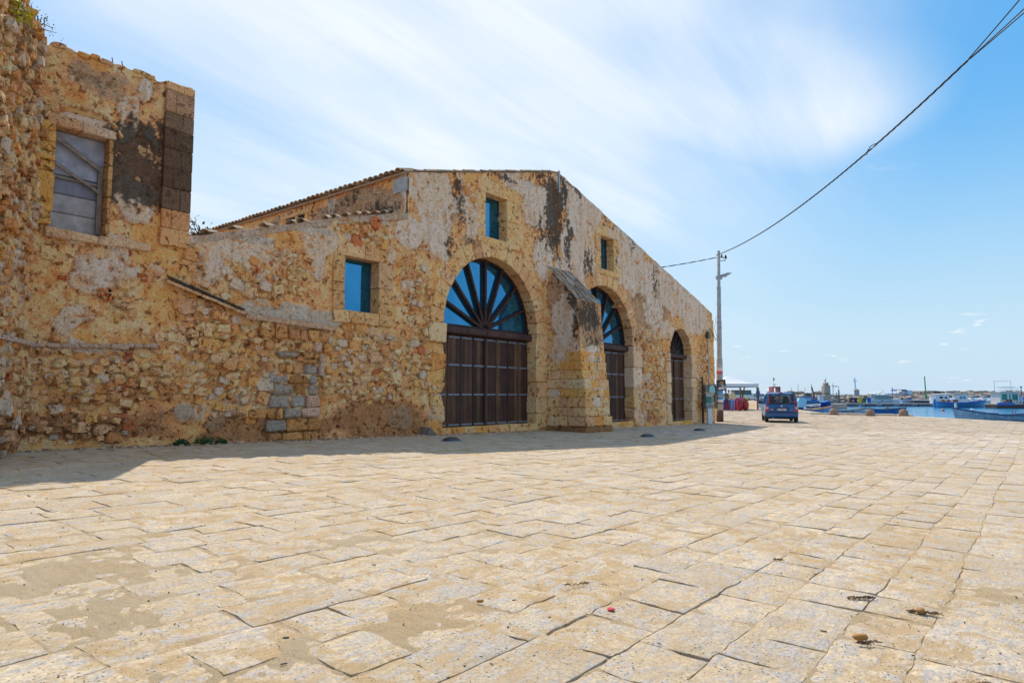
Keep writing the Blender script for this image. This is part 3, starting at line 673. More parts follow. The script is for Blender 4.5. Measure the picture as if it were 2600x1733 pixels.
def pane_window(parent, x0, x1, z0, z1, y=.30, bar=None):
    m = MB()
    for a, b, c, d in ((x0, x1, z1 - .035, z1), (x0, x1, z0, z0 + .03), (x0, x0 + .03, z0 + .03, z1 - .035), (x1 - .03, x1, z0 + .03, z1 - .035)):
        m.box(((a + b) / 2, y - .01, (c + d) / 2), (b - a, .05, d - c), (.07, .055, .045))
    if bar: m.box(((x0 + x1) / 2, y - .012, bar), (x1 - x0 - .06, .03, .022), (.07, .055, .045))
    f = m.build('window', 'painted', parent)
    MB().box(((x0 + x1) / 2, y + .012, (z0 + z1) / 2), (x1 - x0 - .02, .012, z1 - z0 - .02)).build('pane', 'blue_pane', f)
    MB().box(((x0 + x1) / 2, y + .06, (z0 + z1) / 2), (x1 - x0 + .1, .03, z1 - z0 + .1)).build('backing', 'dark_hole', f)

def arched_door(parent, cx, r, zsp, zb, zg, leafs, groups, per, rnd, bands, thr=5, voff=0.45, nv=21, vpal=VOU, beam=.2, spokes=7, sp_w=.074, rextra=0.0):
    x0, x1 = cx - r, cx + r; yd = .34
    # voussoirs
    ro = r + voff
    for k in range(nv):
        a0 = math.pi * k / nv; a1 = math.pi * (k + 1) / nv; g = .006 / r; j = rnd.uniform(-.012, .012); jr = rnd.uniform(-.02, .02)
        def fn(u, v, w, a0=a0, a1=a1, g=g, j=j, jr=jr):
            a = a0 + g + (u + 1) / 2 * (a1 - a0 - 2 * g); rr = r + (w + 1) / 2 * (voff + jr); y = .21 + v * .245 + j
            rr += rnd.uniform(-.006, .006) - .012 * (v < 0) * (w < -.9) * rnd.random()
            return (cx + rr * math.cos(a), y, zsp + rr * math.sin(a))
        am = (a0 + a1) / 2; MB().chbox(fn, (.07, .06, .07), mixin(pick(rnd, vpal), cx + (r + .25) * math.cos(am), zsp + (r + .25) * math.sin(am))).build('voussoir', 'masonry', parent)
    # threshold
    xs = np.linspace(x0 - .12, x1 + .12, thr + 1)
    for a, b in zip(xs[:-1], xs[1:]): MB().block(a + .006, b - .006, -.02, .5, zg - .25, zb, rnd, .02, .012, pick(rnd, OCH)).build('threshold_stone', 'masonry', parent)
    # fanlight
    zf = zsp - .02
    m = MB(); poly = [(cx + (r + .04) * math.cos(t), zf + (r + .04) * math.sin(t)) for t in np.linspace(0, math.pi, 33)]
    m.prism(poly, 'y', yd + .07, yd + .085); fan = m.build('fanlight', 'blue_pane', parent)
    MB().prism([(cx + (r + .1) * math.cos(t), zf + (r + .1) * math.sin(t)) for t in np.linspace(0, math.pi, 25)], 'y', yd + .16, yd + .2).build('backing', 'dark_hole', fan)
    for k in range(1, spokes + 1):
        t = math.pi * k / (spokes + 1); c = (.040, .018, .013); pts = []
        bend = rnd.uniform(-.03, .03) * r / 2
        m = MB(); L = r - .02
        n = 4
        for i in range(n):
            def pt(s): return Vector((cx + math.cos(t) * (L * s + .1) + bend * math.sin(s * 3.1) * math.sin(t), yd + .02, zf + math.sin(t) * (L * s + .1) - bend * math.sin(s * 3.1) * math.cos(t)))
            m.bar(pt(i / n), pt((i + 1) / n + .012), sp_w * (1.0 if i else 1.1), .11, c, (0, 1, 0))
        m.build('fanlight_bar', 'dark_wood', fan)
    m = MB()
    for k in range(24):   # curved frame under the soffit
        a0, a1 = math.pi * k / 24, math.pi * (k + 1) / 24; rr = r - .03
        m.bar((cx + rr * math.cos(a0), yd + .03, zf + rr * math.sin(a0)), (cx + rr * math.cos(a1), yd + .03, zf + rr * math.sin(a1)), .06, .10, (.035, .017, .013), (0, 1, 0))
    m.bar((x0, yd + .03, zf + .035), (x1, yd + .03, zf + .035), .1, .07, (.035, .017, .013)); m.build('fanlight_frame', 'dark_wood', fan)
    # rounded beam that runs past the jambs
    zt = zsp - .02; m = MB()
    def fb(u, v, w): return (cx + u * (r + .02 + rextra), yd - .05 + v * .13, zt - beam / 2 + w * beam / 2 + rnd.uniform(-.004, .004))
    m.chbox(fb, (.02, .35, .35), (.062, .030, .026))
    for q in (-.45, -.05, .32): m.box((cx + q * r, yd - .183, zt - beam / 2), (.05, .01, .05), (.008, .006, .006))
    m.build('door_beam', 'dark_wood', parent)
    # leaves of planks with short straps
    z0, z1 = zb + .015, zt - beam - .015
    lw = (x1 - x0) / leafs
    for li in range(leafs):
        a = x0 + li * lw
        lm = MB(); lm.box((a + lw / 2, yd + .055, (z0 + z1) / 2), (lw - .004, .03, z1 - z0 - .01), (.016, .008, .006))
        if li: lm.box((a, yd - .035, (z0 + z1) / 2), (.075, .05, z1 - z0 - .02), (.075, .036, .026))
        leaf = lm.build('door_leaf', 'dark_wood', parent)
        gw = lw / groups
        for gi in range(groups):
            gx = a + gi * gw; pw = (gw - .012) / per
            for pi_ in range(per):
                c = rnd.choice([(.040, .019, .014), (.055, .024, .017), (.080, .036, .021), (.048, .022, .018), (.105, .052, .028), (.032, .016, .013)])
                px0 = gx + .006 + pi_ * pw
                MB().block(px0 + .002, px0 + pw - .002, yd + rnd.uniform(-.006, .004), yd + .04, z0, z1 - rnd.uniform(0, .008), rnd, .004, .0015, c).build('plank', 'dark_wood', leaf)
            for bz in bands:
                zc = z0 + bz * (z1 - z0); m = MB()
                m.box((gx + gw / 2, yd - .012, zc), (gw * .84, .010, .05))
                for q in (-.36, 0, .36): m.lathe([(.016, 0), (.012, .012), (.002, .015)], (0, 0, 0), 6); 
                m2 = MB(); m2.box((gx + gw / 2, yd - .012, zc), (gw * .84, .010, .048))
                for q in (-.36, 0, .36): m2.box((gx + gw / 2 + q * gw, yd - .020, zc), (.022, .012, .022))
                m2.build('strap', 'steel_strap', leaf)
def jamb(parent, x0, x1, z0, z1, n, rnd, pal, name='jamb_stone', yf=-.05, j=.02, wob=.0):
    zs = np.linspace(z0, z1, n + 1); zs[1:-1] += np.array([rnd.uniform(-.05, .05) for _ in range(n - 1)])
    for a, b in zip(zs[:-1], zs[1:]):
        MB().block(x0 + rnd.uniform(-wob, wob), x1 + rnd.uniform(-wob, wob) * .3, yf + rnd.uniform(-.02, .02), .44, a + .004, b - .004, rnd, .025, j, mixin(pick(rnd, pal), (x0 + x1) / 2, (a + b) / 2, .45)).build(name, 'masonry', parent)
def tile_mesh():
    n = 6; vs = []; fs = []
    for s, (y, r) in enumerate(((0, .095), (.42, .078))):
        for inner in (0, 1):
            for k in range(n + 1):
                t = math.radians(8 + 164 * k / n); q = r - .014 * inner; vs.append((q * math.cos(t), y, q * math.sin(t) * .85))
    m = n + 1
    for k in range(n):
        fs.append((k + 1, k, 2 * m + k, 2 * m + k + 1)); fs.append((m + k, m + k + 1, 3 * m + k + 1, 3 * m + k))
        fs.append((k, k + 1, m + k + 1, m + k)); fs.append((2 * m + k + 1, 2 * m + k, 3 * m + k, 3 * m + k + 1))
    return vs, fs
TV, TF = tile_mesh(); TILES = []
for c in ((.38, .22, .13), (.44, .30, .19), (.33, .24, .16), (.48, .36, .24), (.30, .25, .17)):
    me = bpy.data.meshes.new('roof_tile'); me.from_pydata(TV, [], TF); me.update(); me.materials.append(MAT['terracotta'])
    a = me.attributes.new('Col', 'FLOAT_COLOR', 'FACE'); a.data.foreach_set('color', np.array([(*c, 1)] * len(TF), np.float32).ravel()); TILES.append(me)
def tile(parent, p, ydir, zdir, rnd, sc_=1.0):
    y = Vector(ydir).normalized(); z = Vector(zdir); x = y.cross(z).normalized(); z = x.cross(y)
    o = bpy.data.objects.new('roof_tile', rnd.choice(TILES)); COLL.objects.link(o); o.parent = parent
    M = Matrix((x, y, z)).transposed().to_4x4(); M = M @ Matrix.Rotation(rnd.uniform(-.07, .07), 4, 'Z') @ Matrix.Rotation(rnd.uniform(-.04, .04), 4, 'X')
    M.translation = Vector(p) - parent.location; o.matrix_basis = M @ Matrix.Scale(sc_, 4); return o

# ---- the gabled warehouse
WX0, WX1, APX = 10.6, 29.75, 17.07
def warehouse():
    rnd = random.Random(21)
    root = empty('gabled_warehouse', (20, 3, -1.1), 'long ochre stone warehouse with low gable and three arched plank doors', 'warehouse')
    gable = lin([WX0, APX, 28.9, WX1], [5.40, 7.15, 4.02, 3.74])
    us = np.arange(WX0, WX1 + .035, .036); zs = np.arange(-1.65, 7.2, .036)
    D = [(13.85, 2.0, 1.83), (19.88, 2.0, 1.83), (26.12, 1.06, 1.75)]
    holes = [arch_hole(13.85, 2.12, 1.83, -1.0), arch_hole(19.88, 2.12, 1.83, -1.1), arch_hole(26.12, 1.16, 1.75, -1.16), rect_hole(13.40, 14.45, 4.29, 5.68), rect_hole(19.57, 20.58, 4.33, 5.68)]
    zt = lambda u: gable(u) + .05 * (fbm(u * 2.2, u * 0 + 3, 9, 3) - .5)
    wall = grid_wall('front_wall', root, us, zs, zt, holes, front_world, FB)
    # body behind the front
    b = MB(); C = (.45, .33, .2)
    b.prism([(WX0 + .02, -1.7), (WX1 - .02, -1.7), (WX1 - .02, 3.70), (APX, 7.08), (WX0 + .02, 5.32)], 'y', .62, 15, C); b.build('rear_walls', 'masonry', root)
    b = MB()
    for x0, x1 in ((WX0 + .03, 11.5), (16.4, 17.5), (22.4, 24.6), (27.7, WX1 - .03)): b.box(((x0 + x1) / 2, .35, .2), (x1 - x0, .5, 3.6), C)
    b.prism([(WX0 + .03, 4.6), (12.9, 4.6), (12.9, 5.9), (WX0 + .03, 5.2)], 'y', .1, .6, C); b.prism([(15.2, 4.5), (19.2, 4.5), (19.2, 6.4), (17.07, 7.0), (15.2, 6.5)], 'y', .1, .6, C)
    b.prism([(21.1, 3.2), (28.9, 3.2), (28.9, 3.85), (21.1, 5.9)], 'y', .1, .6, C)
    b.box((WX1 - .06, .33, 1.0), (.1, .62, 5.3), C); b.box((WX0 + .08, .3, 2.0), (.1, .55, 6.4), C)
    b.build('wall_core', 'masonry', root)['kind'] = 'stuff'
    # side wall of the nave, seen above the annex
    def side_world(U, Z, d): return np.stack([WX0 - .02 - d * .8, U, Z], -1)
    SB = dict(P=[(.12, 4.6, .16, 1.2, 1), (3.0, 5.1, .12, .6, .7)], K=[(1.0, 4.7, .8, .25, .6), (2.6, 5.1, .8, .3, .45), (4.4, 5.2, .8, .3, .4)], T=[(2.0, 4.9, 2, .5, .8), (5.5, 4.9, 1.5, .6, .5)], G=[(3.05, 5, .12, .8, 1), (.15, 5.2, .25, .35, .8)], B=[], R=[(2.5, 4.9, 2, .5, .45), (6, 4.9, 2, .5, .5)])
    grid_wall('side_wall', root, np.arange(0.02, 14, .05), np.arange(2.2, 5.46, .05), lambda u: 5.42 + 0 * u, [rect_hole(4.12, 5.35, 4.72, 5.14)], side_world, SB)
    b = MB(); b.box((WX0 - .005, 4.73, 4.93), (.02, 1.24, .44)); b.build('side_window_dark_panel', 'dark_hole', root)  # near-black panel on the solid wall, painted in place of a shaded interior
    for a, c in ((4.10, 4.26), (4.62, 4.74), (5.2, 5.36)): MB().block(WX0 - .05, WX0 + .2, a, c, 4.7, 5.14, rnd, .02, .01, pick(rnd, OCH)).build('side_window_stone', 'masonry', root)
    MB().block(WX0 - .05, WX0 + .2, 4.02, 5.45, 5.13, 5.25, rnd, .02, .01, pick(rnd, OCH)).build('side_window_lintel', 'masonry', root)
    # roof slabs and tiles
    sl = math.atan2(7.15 - 5.4, APX - WX0); sr = math.atan2(7.15 - 3.77, WX1 - APX)
    b = MB(); b.prism([(WX0 - .1, 5.42), (APX, 7.20), (WX1 + .05, 3.82), (WX1 + .05, 3.76), (APX, 7.14), (WX0 - .1, 5.36)], 'y', .04, 15, (.36, .22, .13)); b.build('roof', 'terracotta', root)
    y = .2
    while y < 13.6:
        tile(root, (WX0 - .17, y, 5.42 + rnd.uniform(-.015, .015)), (math.cos(sl), 0, math.sin(sl)), (-math.sin(sl), 0, math.cos(sl)), rnd, 1.1); y += .205
    x = WX0 - .1
    while x < APX - .2:
        tile(root, (x, .1 + rnd.uniform(-.02, .02), 5.38 + (x - WX0) * math.tan(sl) + .05), (math.cos(sl), 0, math.sin(sl)), (-math.sin(sl), 0, math.cos(sl)), rnd, 1.0); x += .36
    x = WX1
    while x > APX + .15:
        tile(root, (x, .10 + rnd.uniform(-.015, .015), 3.70 + (WX1 - x) * math.tan(sr) + .005), (-math.cos(sr), 0, math.sin(sr)), (math.sin(sr), 0, math.cos(sr)), rnd, .9); x -= .36
    MB().box((17.02, -.055, 6.83), (.07, .03, .72), (.2, .2, .2)).build('ridge_flashing', 'galvanised', root)
    b = MB(); b.prism([(WX0 - .05, 4.95), (WX0 + .2, 5.05), (WX0 + .2, 5.35), (WX0 - .05, 5.3)], 'y', .02, .5, (.25, .25, .26)); b.build('eave_flashing', 'concrete_grey', root)
    # doors
    arched_door(root, *D[0], -.84, -.98, 2, 4, 3, rnd, (.015, .345, .67, .975), 9, .46, 19)
    arched_door(root, *D[1], -.97, -1.12, 2, 4, 3, rnd, (.015, .345, .67, .975), 8, .46, 19)
    arched_door(root, *D[2], -1.10, -1.22, 2, 2, 3, rnd, (.02, .35, .68, .97), 5, .33, 15, [(.47, .37, .22), (.44, .34, .20), (.50, .40, .26)], .17, 7, .05)
    b = MB()
    for x0, x1, z1 in ((11.42, 11.80, 1.8), (15.90, 16.3, 1.8), (21.93, 22.3, 1.8), (24.72, 25.02, 1.7), (27.22, 27.6, 1.7)): b.box(((x0 + x1) / 2, .24, (z1 - 1.2) / 2), (x1 - x0, .38, z1 + 1.2), (.45, .30, .16))
    b.build('jamb_core', 'masonry', root)['kind'] = 'stuff'
    jamb(root, 11.36, 11.87, -1.0, 1.30, 7, rnd, OCH, j=.06, wob=.08); jamb(root, 11.30, 11.89, 1.32, 1.82, 1, rnd, VOU, yf=-.12)
    jamb(root, 15.83, 16.36, -1.0, 1.82, 6, rnd, VOU, j=.03, wob=.02)
    jamb(root, 17.4, 17.9, -1.15, 1.82, 6, rnd, VOU); jamb(root, 21.86, 22.55, .25, 1.82, 2, rnd, CRM, j=.015); jamb(root, 21.88, 22.4, -1.15, .25, 4, rnd, OCH, j=.05, wob=.05)
    jamb(root, 24.66, 25.08, -1.22, 1.74, 7, rnd, CRM, j=.015, wob=.015); jamb(root, 27.16, 27.66, -1.22, 1.74, 6, rnd, CRM, j=.015, wob=.015)
    # windows
    stone_frame(root, 13.46, 14.39, 4.37, 5.62, 13.12, 14.97, 4.2, 6.0, rnd, [(.56, .385, .21), (.60, .40, .205), (.50, .36, .205)], ns=2)
    pane_window(root, 13.44, 14.41, 4.35, 5.64)
    stone_frame(root, 19.63, 20.52, 4.41, 5.61, 19.3, 20.97, 4.22, 5.95, rnd, [(.56, .385, .21), (.60, .40, .205), (.50, .36, .205)], ns=2)
    pane_window(root, 19.61, 20.54, 4.39, 5.63, bar=4.85)
    # quoins at the far corner, pipes, lamp
    z = -1.2
    while z < 3.4:
        h = rnd.uniform(.3, .42); w = rnd.uniform(.35, .6); MB().block(WX1 - w, WX1 + .03, -.04, .5, z + .006, min(z + h, 3.5) - .006, rnd, .025, .02, pick(rnd, OCH)).build('quoin_stone', 'masonry', root); z += h
    b = MB(); b.tube([(28.15, -.09, -1.25), (28.15, -.09, .78)], .05, 8); b.tube([(28.15, -.12, -.12), (28.15, -.04, -.12)], .07, 8); b.tube([(28.15, -.12, .62), (28.15, -.04, .62)], .08, 8); b.build('drain_pipe', 'rusty_iron', root)
    b = MB(); b.tube([(28.95, -.07, -1.25), (28.95, -.07, 2.55)], .028, 6); b.build('conduit', 'galvanised', root)
    b = MB(); b.box((28.95, -.09, 2.72), (.22, .12, .3), (.05, .05, .05)); b.tube([(28.95, -.09, 2.9), (29.2, -.1, 3.05), (29.75, -.05, 2.75), (30.6, .2, 2.62), (31.4, .42, 2.85)], .014, 5, (.02, .02, .02)); b.build('junction_box', 'painted', root)
    b = MB(); b.box((29.86, .1, 1.28), (.2, .12, .16), (.35, .35, .33)); b.box((29.97, .1, 1.28), (.03, .1, .12), (.6, .6, .55)); b.build('wall_lamp', 'painted', root)
    # rubble masonry showing through the render
    def ins(u, z):
        for cx, r, s in D:
            if abs(u - cx) < r + .62 and z < s: return False
            if math.hypot(u - cx, z - s) < r + .6: return False
        return z < gable(u) - .2 and u > WX0 and not (16.2 < u < 18) and u < 29.3
    def wp(u, z): d, c = front_disp(u, z); return (u, -d + .0, z), 0.0
    scatter_rubble(root, WX0, 29.6, -1.25, 3.9, wp, FB['R'], 9000, rnd, ins, .06, .17, .54)
    # buttress
    def yfr(z): return float(np.interp(z, [-1.3, .2, .21, 2.87], [-1.38, -1.36, -1.30, -1.10]))
    X0, X1 = 16.4, 17.75
    core = MB(); core.prism([(0.1, -1.6), (yfr(-1.3) + .05, -1.6), (yfr(.2) + .05, .2), (-1.05, 2.83), (.05, 4.05), (.1, 4.05)], 'x', X0 + .04, X1 - .04, (.42, .32, .2)); but = core.build('buttress', 'masonry', root)
    LB = dict(P=[(-.60, 2.2, .42, .7, .85), (-.7, 1.55, .5, .4, .75), (-.45, 1.2, .4, .3, .6)], K=[(-.95, 2.8, .18, .35, .8), (-.3, 3.6, .2, .4, .5), (-1.05, 2.2, .12, .6, .7), (-.6, 3.2, .2, .2, .5)], T=[(-.4, 3.3, .4, .6, 1), (-.8, 2.9, .3, .3, .8)], G=[], B=[(-.7, -.95, .8, .3, 1)], R=[])
    FBt = dict(P=[(17.1, 1.1, .55, .35, .8), (16.8, .5, .4, .25, .5), (17.2, .25, .6, .12, .9), (16.9, -.2, .3, .4, .6)], K=[(17.1, 2.4, .8, .55, .75), (17.3, 1.7, .6, .4, .55), (17.5, 1.0, .3, .5, .45)], T=[(17.1, 2.2, .8, .8, 1)], G=[], B=[(17.1, -1.0, .8, .3, 1)], R=[])
    zz = np.arange(-1.45, 4.1, .04)
    def lw(U, Z, d):
        return np.stack([X0 + 0 * U - d * .7, U, Z], -1)
    slope = lambda u: np.interp(u, [-1.10, .02], [2.87, 4.05])
    YS = np.arange(-1.40, .03, .04)
    o = grid_wall('side_face', but, YS, zz, lambda u: np.where(u < -1.1, np.interp(u, [-1.4, -1.38, -1.36, -1.30, -1.10], [-1.3, -1.2, .2, .22, 2.87]), slope(u)), [], lw, LB)
    US = np.arange(X0 - .01, X1 + .02, .036)
    def fw_(U, Z, d): return np.stack([U, np.interp(Z, [-1.3, .2, .21, 2.87], [-1.38, -1.36, -1.30, -1.10]) - d * .7, Z], -1)
    grid_wall('front_face', but, US, zz, lambda u: 2.87 + 0 * u, [], fw_, FBt)
    def sw_(U, S, d): return np.stack([U, -1.10 + S * (1.12), 2.87 + S * 1.18 + d * .6], -1)
    def spaint(u, s, _):
        n = fbm(u * 12, s * 7.0 + u * 2, 55, 5, .7); n2 = fbm(u * 5, s * 4, 57, 4); col = lerp3(np.broadcast_to(np.array([.085, .09, .085]), u.shape + (3,)), (.40, .425, .40), sst(.44, .60, n)); col = lerp3(col, (.24, .21, .155), sst(.45, .65, n2) * .6)
        return col, .05 * (n - .5) + .07 * (n2 - .5)
    grid_wall('sloped_cap', but, US, np.linspace(-.02, 1.0, 46), lambda u: 1.0 + 0 * u, [], sw_, None, paint=spaint)
    # ashlar courses of the lower half, corner blocks shared between the two visible faces
    z = -1.22; ci = 0
    while z < 1.15:
        h = rnd.uniform(.24, .31); zt_ = z + h; ya = yfr((z + zt_) / 2) - (.05 if .02 < z < .28 else .0)
        base = .05 if z < -.8 else 0.0
        col = (.24, .165, .085) if z < -.95 else None
        cw = rnd.uniform(.3, .55) if ci % 2 else rnd.uniform(.5, .75); cd = rnd.uniform(.5, .8) if ci % 2 else rnd.uniform(.28, .45)
        C_ = lambda: col or (pick(rnd, OCH + VOU) if rnd.random() < .88 else pick(rnd, CRM))
        MB().block(X0 - .03 - base, X0 + cw, ya - .02 - base, ya + cd, z + .006, zt_ - .006, rnd, .02, .012, C_()).build('ashlar_block', 'masonry', but)
        xs = [X0 + cw, X0 + cw + (X1 - X0 - cw) * rnd.uniform(.4, .6), X1 + .03 + base]
        for a, c in zip(xs[:-1], xs[1:]): MB().block(a + .006, c - .004, ya - .02 - base, ya + .2, z + .006, zt_ - .006, rnd, .02, .012, C_()).build('ashlar_block', 'masonry', but)
        if z < .95:
            ys = [ya + cd, ya + cd + (-ya - cd) * rnd.uniform(.4, .6), 0.0]
            for a, c in zip(ys[:-1], ys[1:]):
                if c - a > .1: MB().block(X0 - .03 - base, X0 + .2, a + .006, c - .004, z + .006, zt_ - .006, rnd, .02, .012, C_()).build('ashlar_block', 'masonry', but)
        z = zt_; ci += 1
    return root
WARE = warehouse()

# ---- the low annex
def annex():
    rnd = random.Random(5)
    root = empty('stone_annex', (8, 2, -.9), 'low rubble annex with sloping parapet and one square blue window', 'stone building')
    top = lin([5.3, 5.5, 6.08, 6.78, 7.75, 8.85, 10.6], [2.76, 2.84, 3.04, 3.24, 3.56, 3.92, 4.38])
    us = np.arange(5.32, 10.62, .033); zs = np.arange(-1.25, 4.45, .033)
    zt = lambda u: top(u) + .05 * (fbm(u * 2.4, u * 0, 19, 3) - .5)
    grid_wall('front_wall', root, us, zs, zt, [rect_hole(8.72, 9.78, 1.76, 3.10)], front_world, FB)
    b = MB(); C = (.42, .31, .2)
    b.prism([(5.4, -1.3), (10.58, -1.3), (10.58, 4.1), (5.4, 2.62)], 'y', .6, 8, C); b.build('rear_walls', 'masonry', root)
    b = MB(); b.box((6.9, .33, .6), (3.0, .45, 3.4), C); b.box((10.3, .33, 1.4), (.5, .5, 5), C); b.prism([(5.4, 2.3), (8.4, 2.3), (8.4, 3.5), (5.4, 2.6)], 'y', .1, .6, C); b.prism([(8.4, 3.4), (10.5, 3.4), (10.5, 4.1), (8.4, 3.5)], 'y', .1, .6, C); b.build('wall_core', 'masonry', root)['kind'] = 'stuff'
    b = MB(); b.prism([(5.3, 2.70), (10.6, 4.27), (10.6, 4.33), (5.3, 2.76)], 'y', .1, 8, (.4, .25, .15)); b.build('roof', 'terracotta', root)
    sl = math.atan2(1.55, 5.2)
    for a, b_ in ((5.33, 6.35), (6.36, 7.5), (7.51, 8.55), (8.56, 9.6), (9.61, 10.58)):
        m = MB()
        def fn(u, v, w, a=a, b_=b_): x = (a + b_) / 2 + u * (b_ - a) / 2; return (x, .13 + v * .17, float(top(x)) - .06 + w * .075 + rnd.uniform(-.012, .012))
        m.chbox(fn, (.02, .08, .15), (.40, .375, .33)); m.build('coping_slab', 'masonry', root)
    for x in list(np.arange(8.15, 10.1, .27)) + [5.62, 6.15, 6.75, 7.35, 7.6]:
        z = float(top(x)) + .035
        tile(root, (x, -.07 + rnd.uniform(-.03, .03), z), (math.cos(sl) * .75, .5, math.sin(sl) * .75), (-math.sin(sl), 0, math.cos(sl)), rnd, 1.0 if x > 8 else rnd.uniform(.7, 1.1))
    stone_frame(root, 8.78, 9.72, 1.84, 3.05, 8.47, 10.15, 1.57, 3.35, rnd, [(.48, .36, .20), (.46, .33, .17), (.50, .39, .25)], nl=2, nj=2, ns=4)
    pane_window(root, 8.76, 9.74, 1.82, 3.07)
    # scar of a lost lean-to roof
    b = MB()
    for k in range(7):
        a0, a1 = k / 7, (k + .96) / 7; q = lambda t: (5.05 + 1.4 * t, -.06 + rnd.uniform(-.012, .012), 2.03 - .42 * t + rnd.uniform(-.012, .012))
        b.bar(q(a0), q(a1), .12, rnd.uniform(.025, .045), (.1, .1, .1), (0, -.3, 1))
    b.build('roof_scar', 'tar', root)
    b = MB()
    for k in range(5):
        a0, a1 = k / 5, (k + .97) / 5; q = lambda t: (5.0 + 1.5 * t, -.09 + rnd.uniform(-.015, .015), 1.96 - .44 * t + rnd.uniform(-.012, .012))
        b.bar(q(a0), q(a1), .12, .045, (.58, .46, .32), (0, -.3, 1))
    b.build('roof_scar_slab', 'masonry', root)
    b = MB(); b.bar((6.45, -.10, 1.50), (8.45, -.10, 1.42), .14, .09, (.48, .42, .34), (0, -.3, 1)); b.build('mortar_ledge', 'masonry', root)
    # door filled with coursed blocks
    GREY = (.30, .33, .325)
    rows = [(-.93, -.74, [(7.02, 7.3, 0), (7.31, 7.77, 0), (7.78, 8.2, 0)]), (-.73, -.48, [(6.98, 7.38, 2), (7.40, 7.88, 0), (7.89, 8.2, 0)]), (-.47, -.27, [(6.62, 6.98, 0), (7.0, 7.12, 0), (7.20, 7.32, 0), (7.36, 7.74, 2), (7.76, 8.18, 3)]),
            (-.26, -.02, [(7.02, 7.46, 2), (7.52, 7.82, 2), (7.86, 8.16, 3)]), (0, .20, [(7.1, 7.52, 2), (7.58, 7.82, 1), (7.9, 8.1, 2)]), (.21, .40, [(7.02, 7.4, 2), (7.44, 7.88, 1), (7.92, 8.08, 2), (8.10, 8.22, 0), (8.24, 8.44, 0)]),
            (.42, .62, [(7.24, 7.34, 0), (7.38, 7.5, 0), (7.52, 7.74, 0), (7.8, 8.12, 2), (8.3, 8.46, 0)]), (.63, .73, [(7.74, 8.1, 4)]), (.74, .86, [(7.72, 7.98, 4), (7.99, 8.2, 4), (7.2, 7.6, 2)]), (.88, 1.08, [(7.64, 7.9, 0), (8.0, 8.2, 3), (8.25, 8.45, 0), (6.9, 7.08, 0)]), (1.10, 1.34, [(6.78, 7.1, 0), (7.12, 7.38, 0), (7.40, 7.66, 0), (7.67, 7.82, 0), (7.86, 8.12, 0), (8.14, 8.36, 0)])]
    for z0, z1, bl in rows:
        for x0, x1, k in bl:
            c = {0: pick(rnd, [(.40, .25, .105), (.44, .28, .12), (.37, .235, .12)]), 1: (.31, .19, .075), 2: GREY, 3: (.50, .41, .35), 4: (.42, .29, .12)}[k]
            if z1 < -.4: c = tuple(q * .85 for q in c)
            yy = -.13 if z0 < -.7 else -.10
            MB().block(x0, x1, yy + rnd.uniform(-.02, .02), .15, z0 + .008, z1 - .008, rnd, .03, .016, c).build('infill_block', 'masonry', root)
    MB().tube([(8.17, -.10, .40), (8.17, -.12, .84)], [.07, .05], 8, (.42, .38, .33)).build('broken_pipe', 'masonry', root)
    def ins(u, z): return not (8.35 < u < 10.25 and 1.5 < z < 3.4) and not (6.95 < u < 8.3 and -1 < z < .95) and z < top(u) - .15 and u > 5.3 and not (5.0 < u < 8.5 and abs(z - np.interp(u, [5, 6.5, 8.5], [2.0, 1.55, 1.45])) < .12)
    def wp(u, z): d, c = front_disp(u, z); return (u, -d, z), 0.0
    scatter_rubble(root, 5.3, 10.6, -.95, 4.2, wp, FB['R'], 9000, rnd, ins, .045, .16, .52)
    return root
ANNEX = annex()

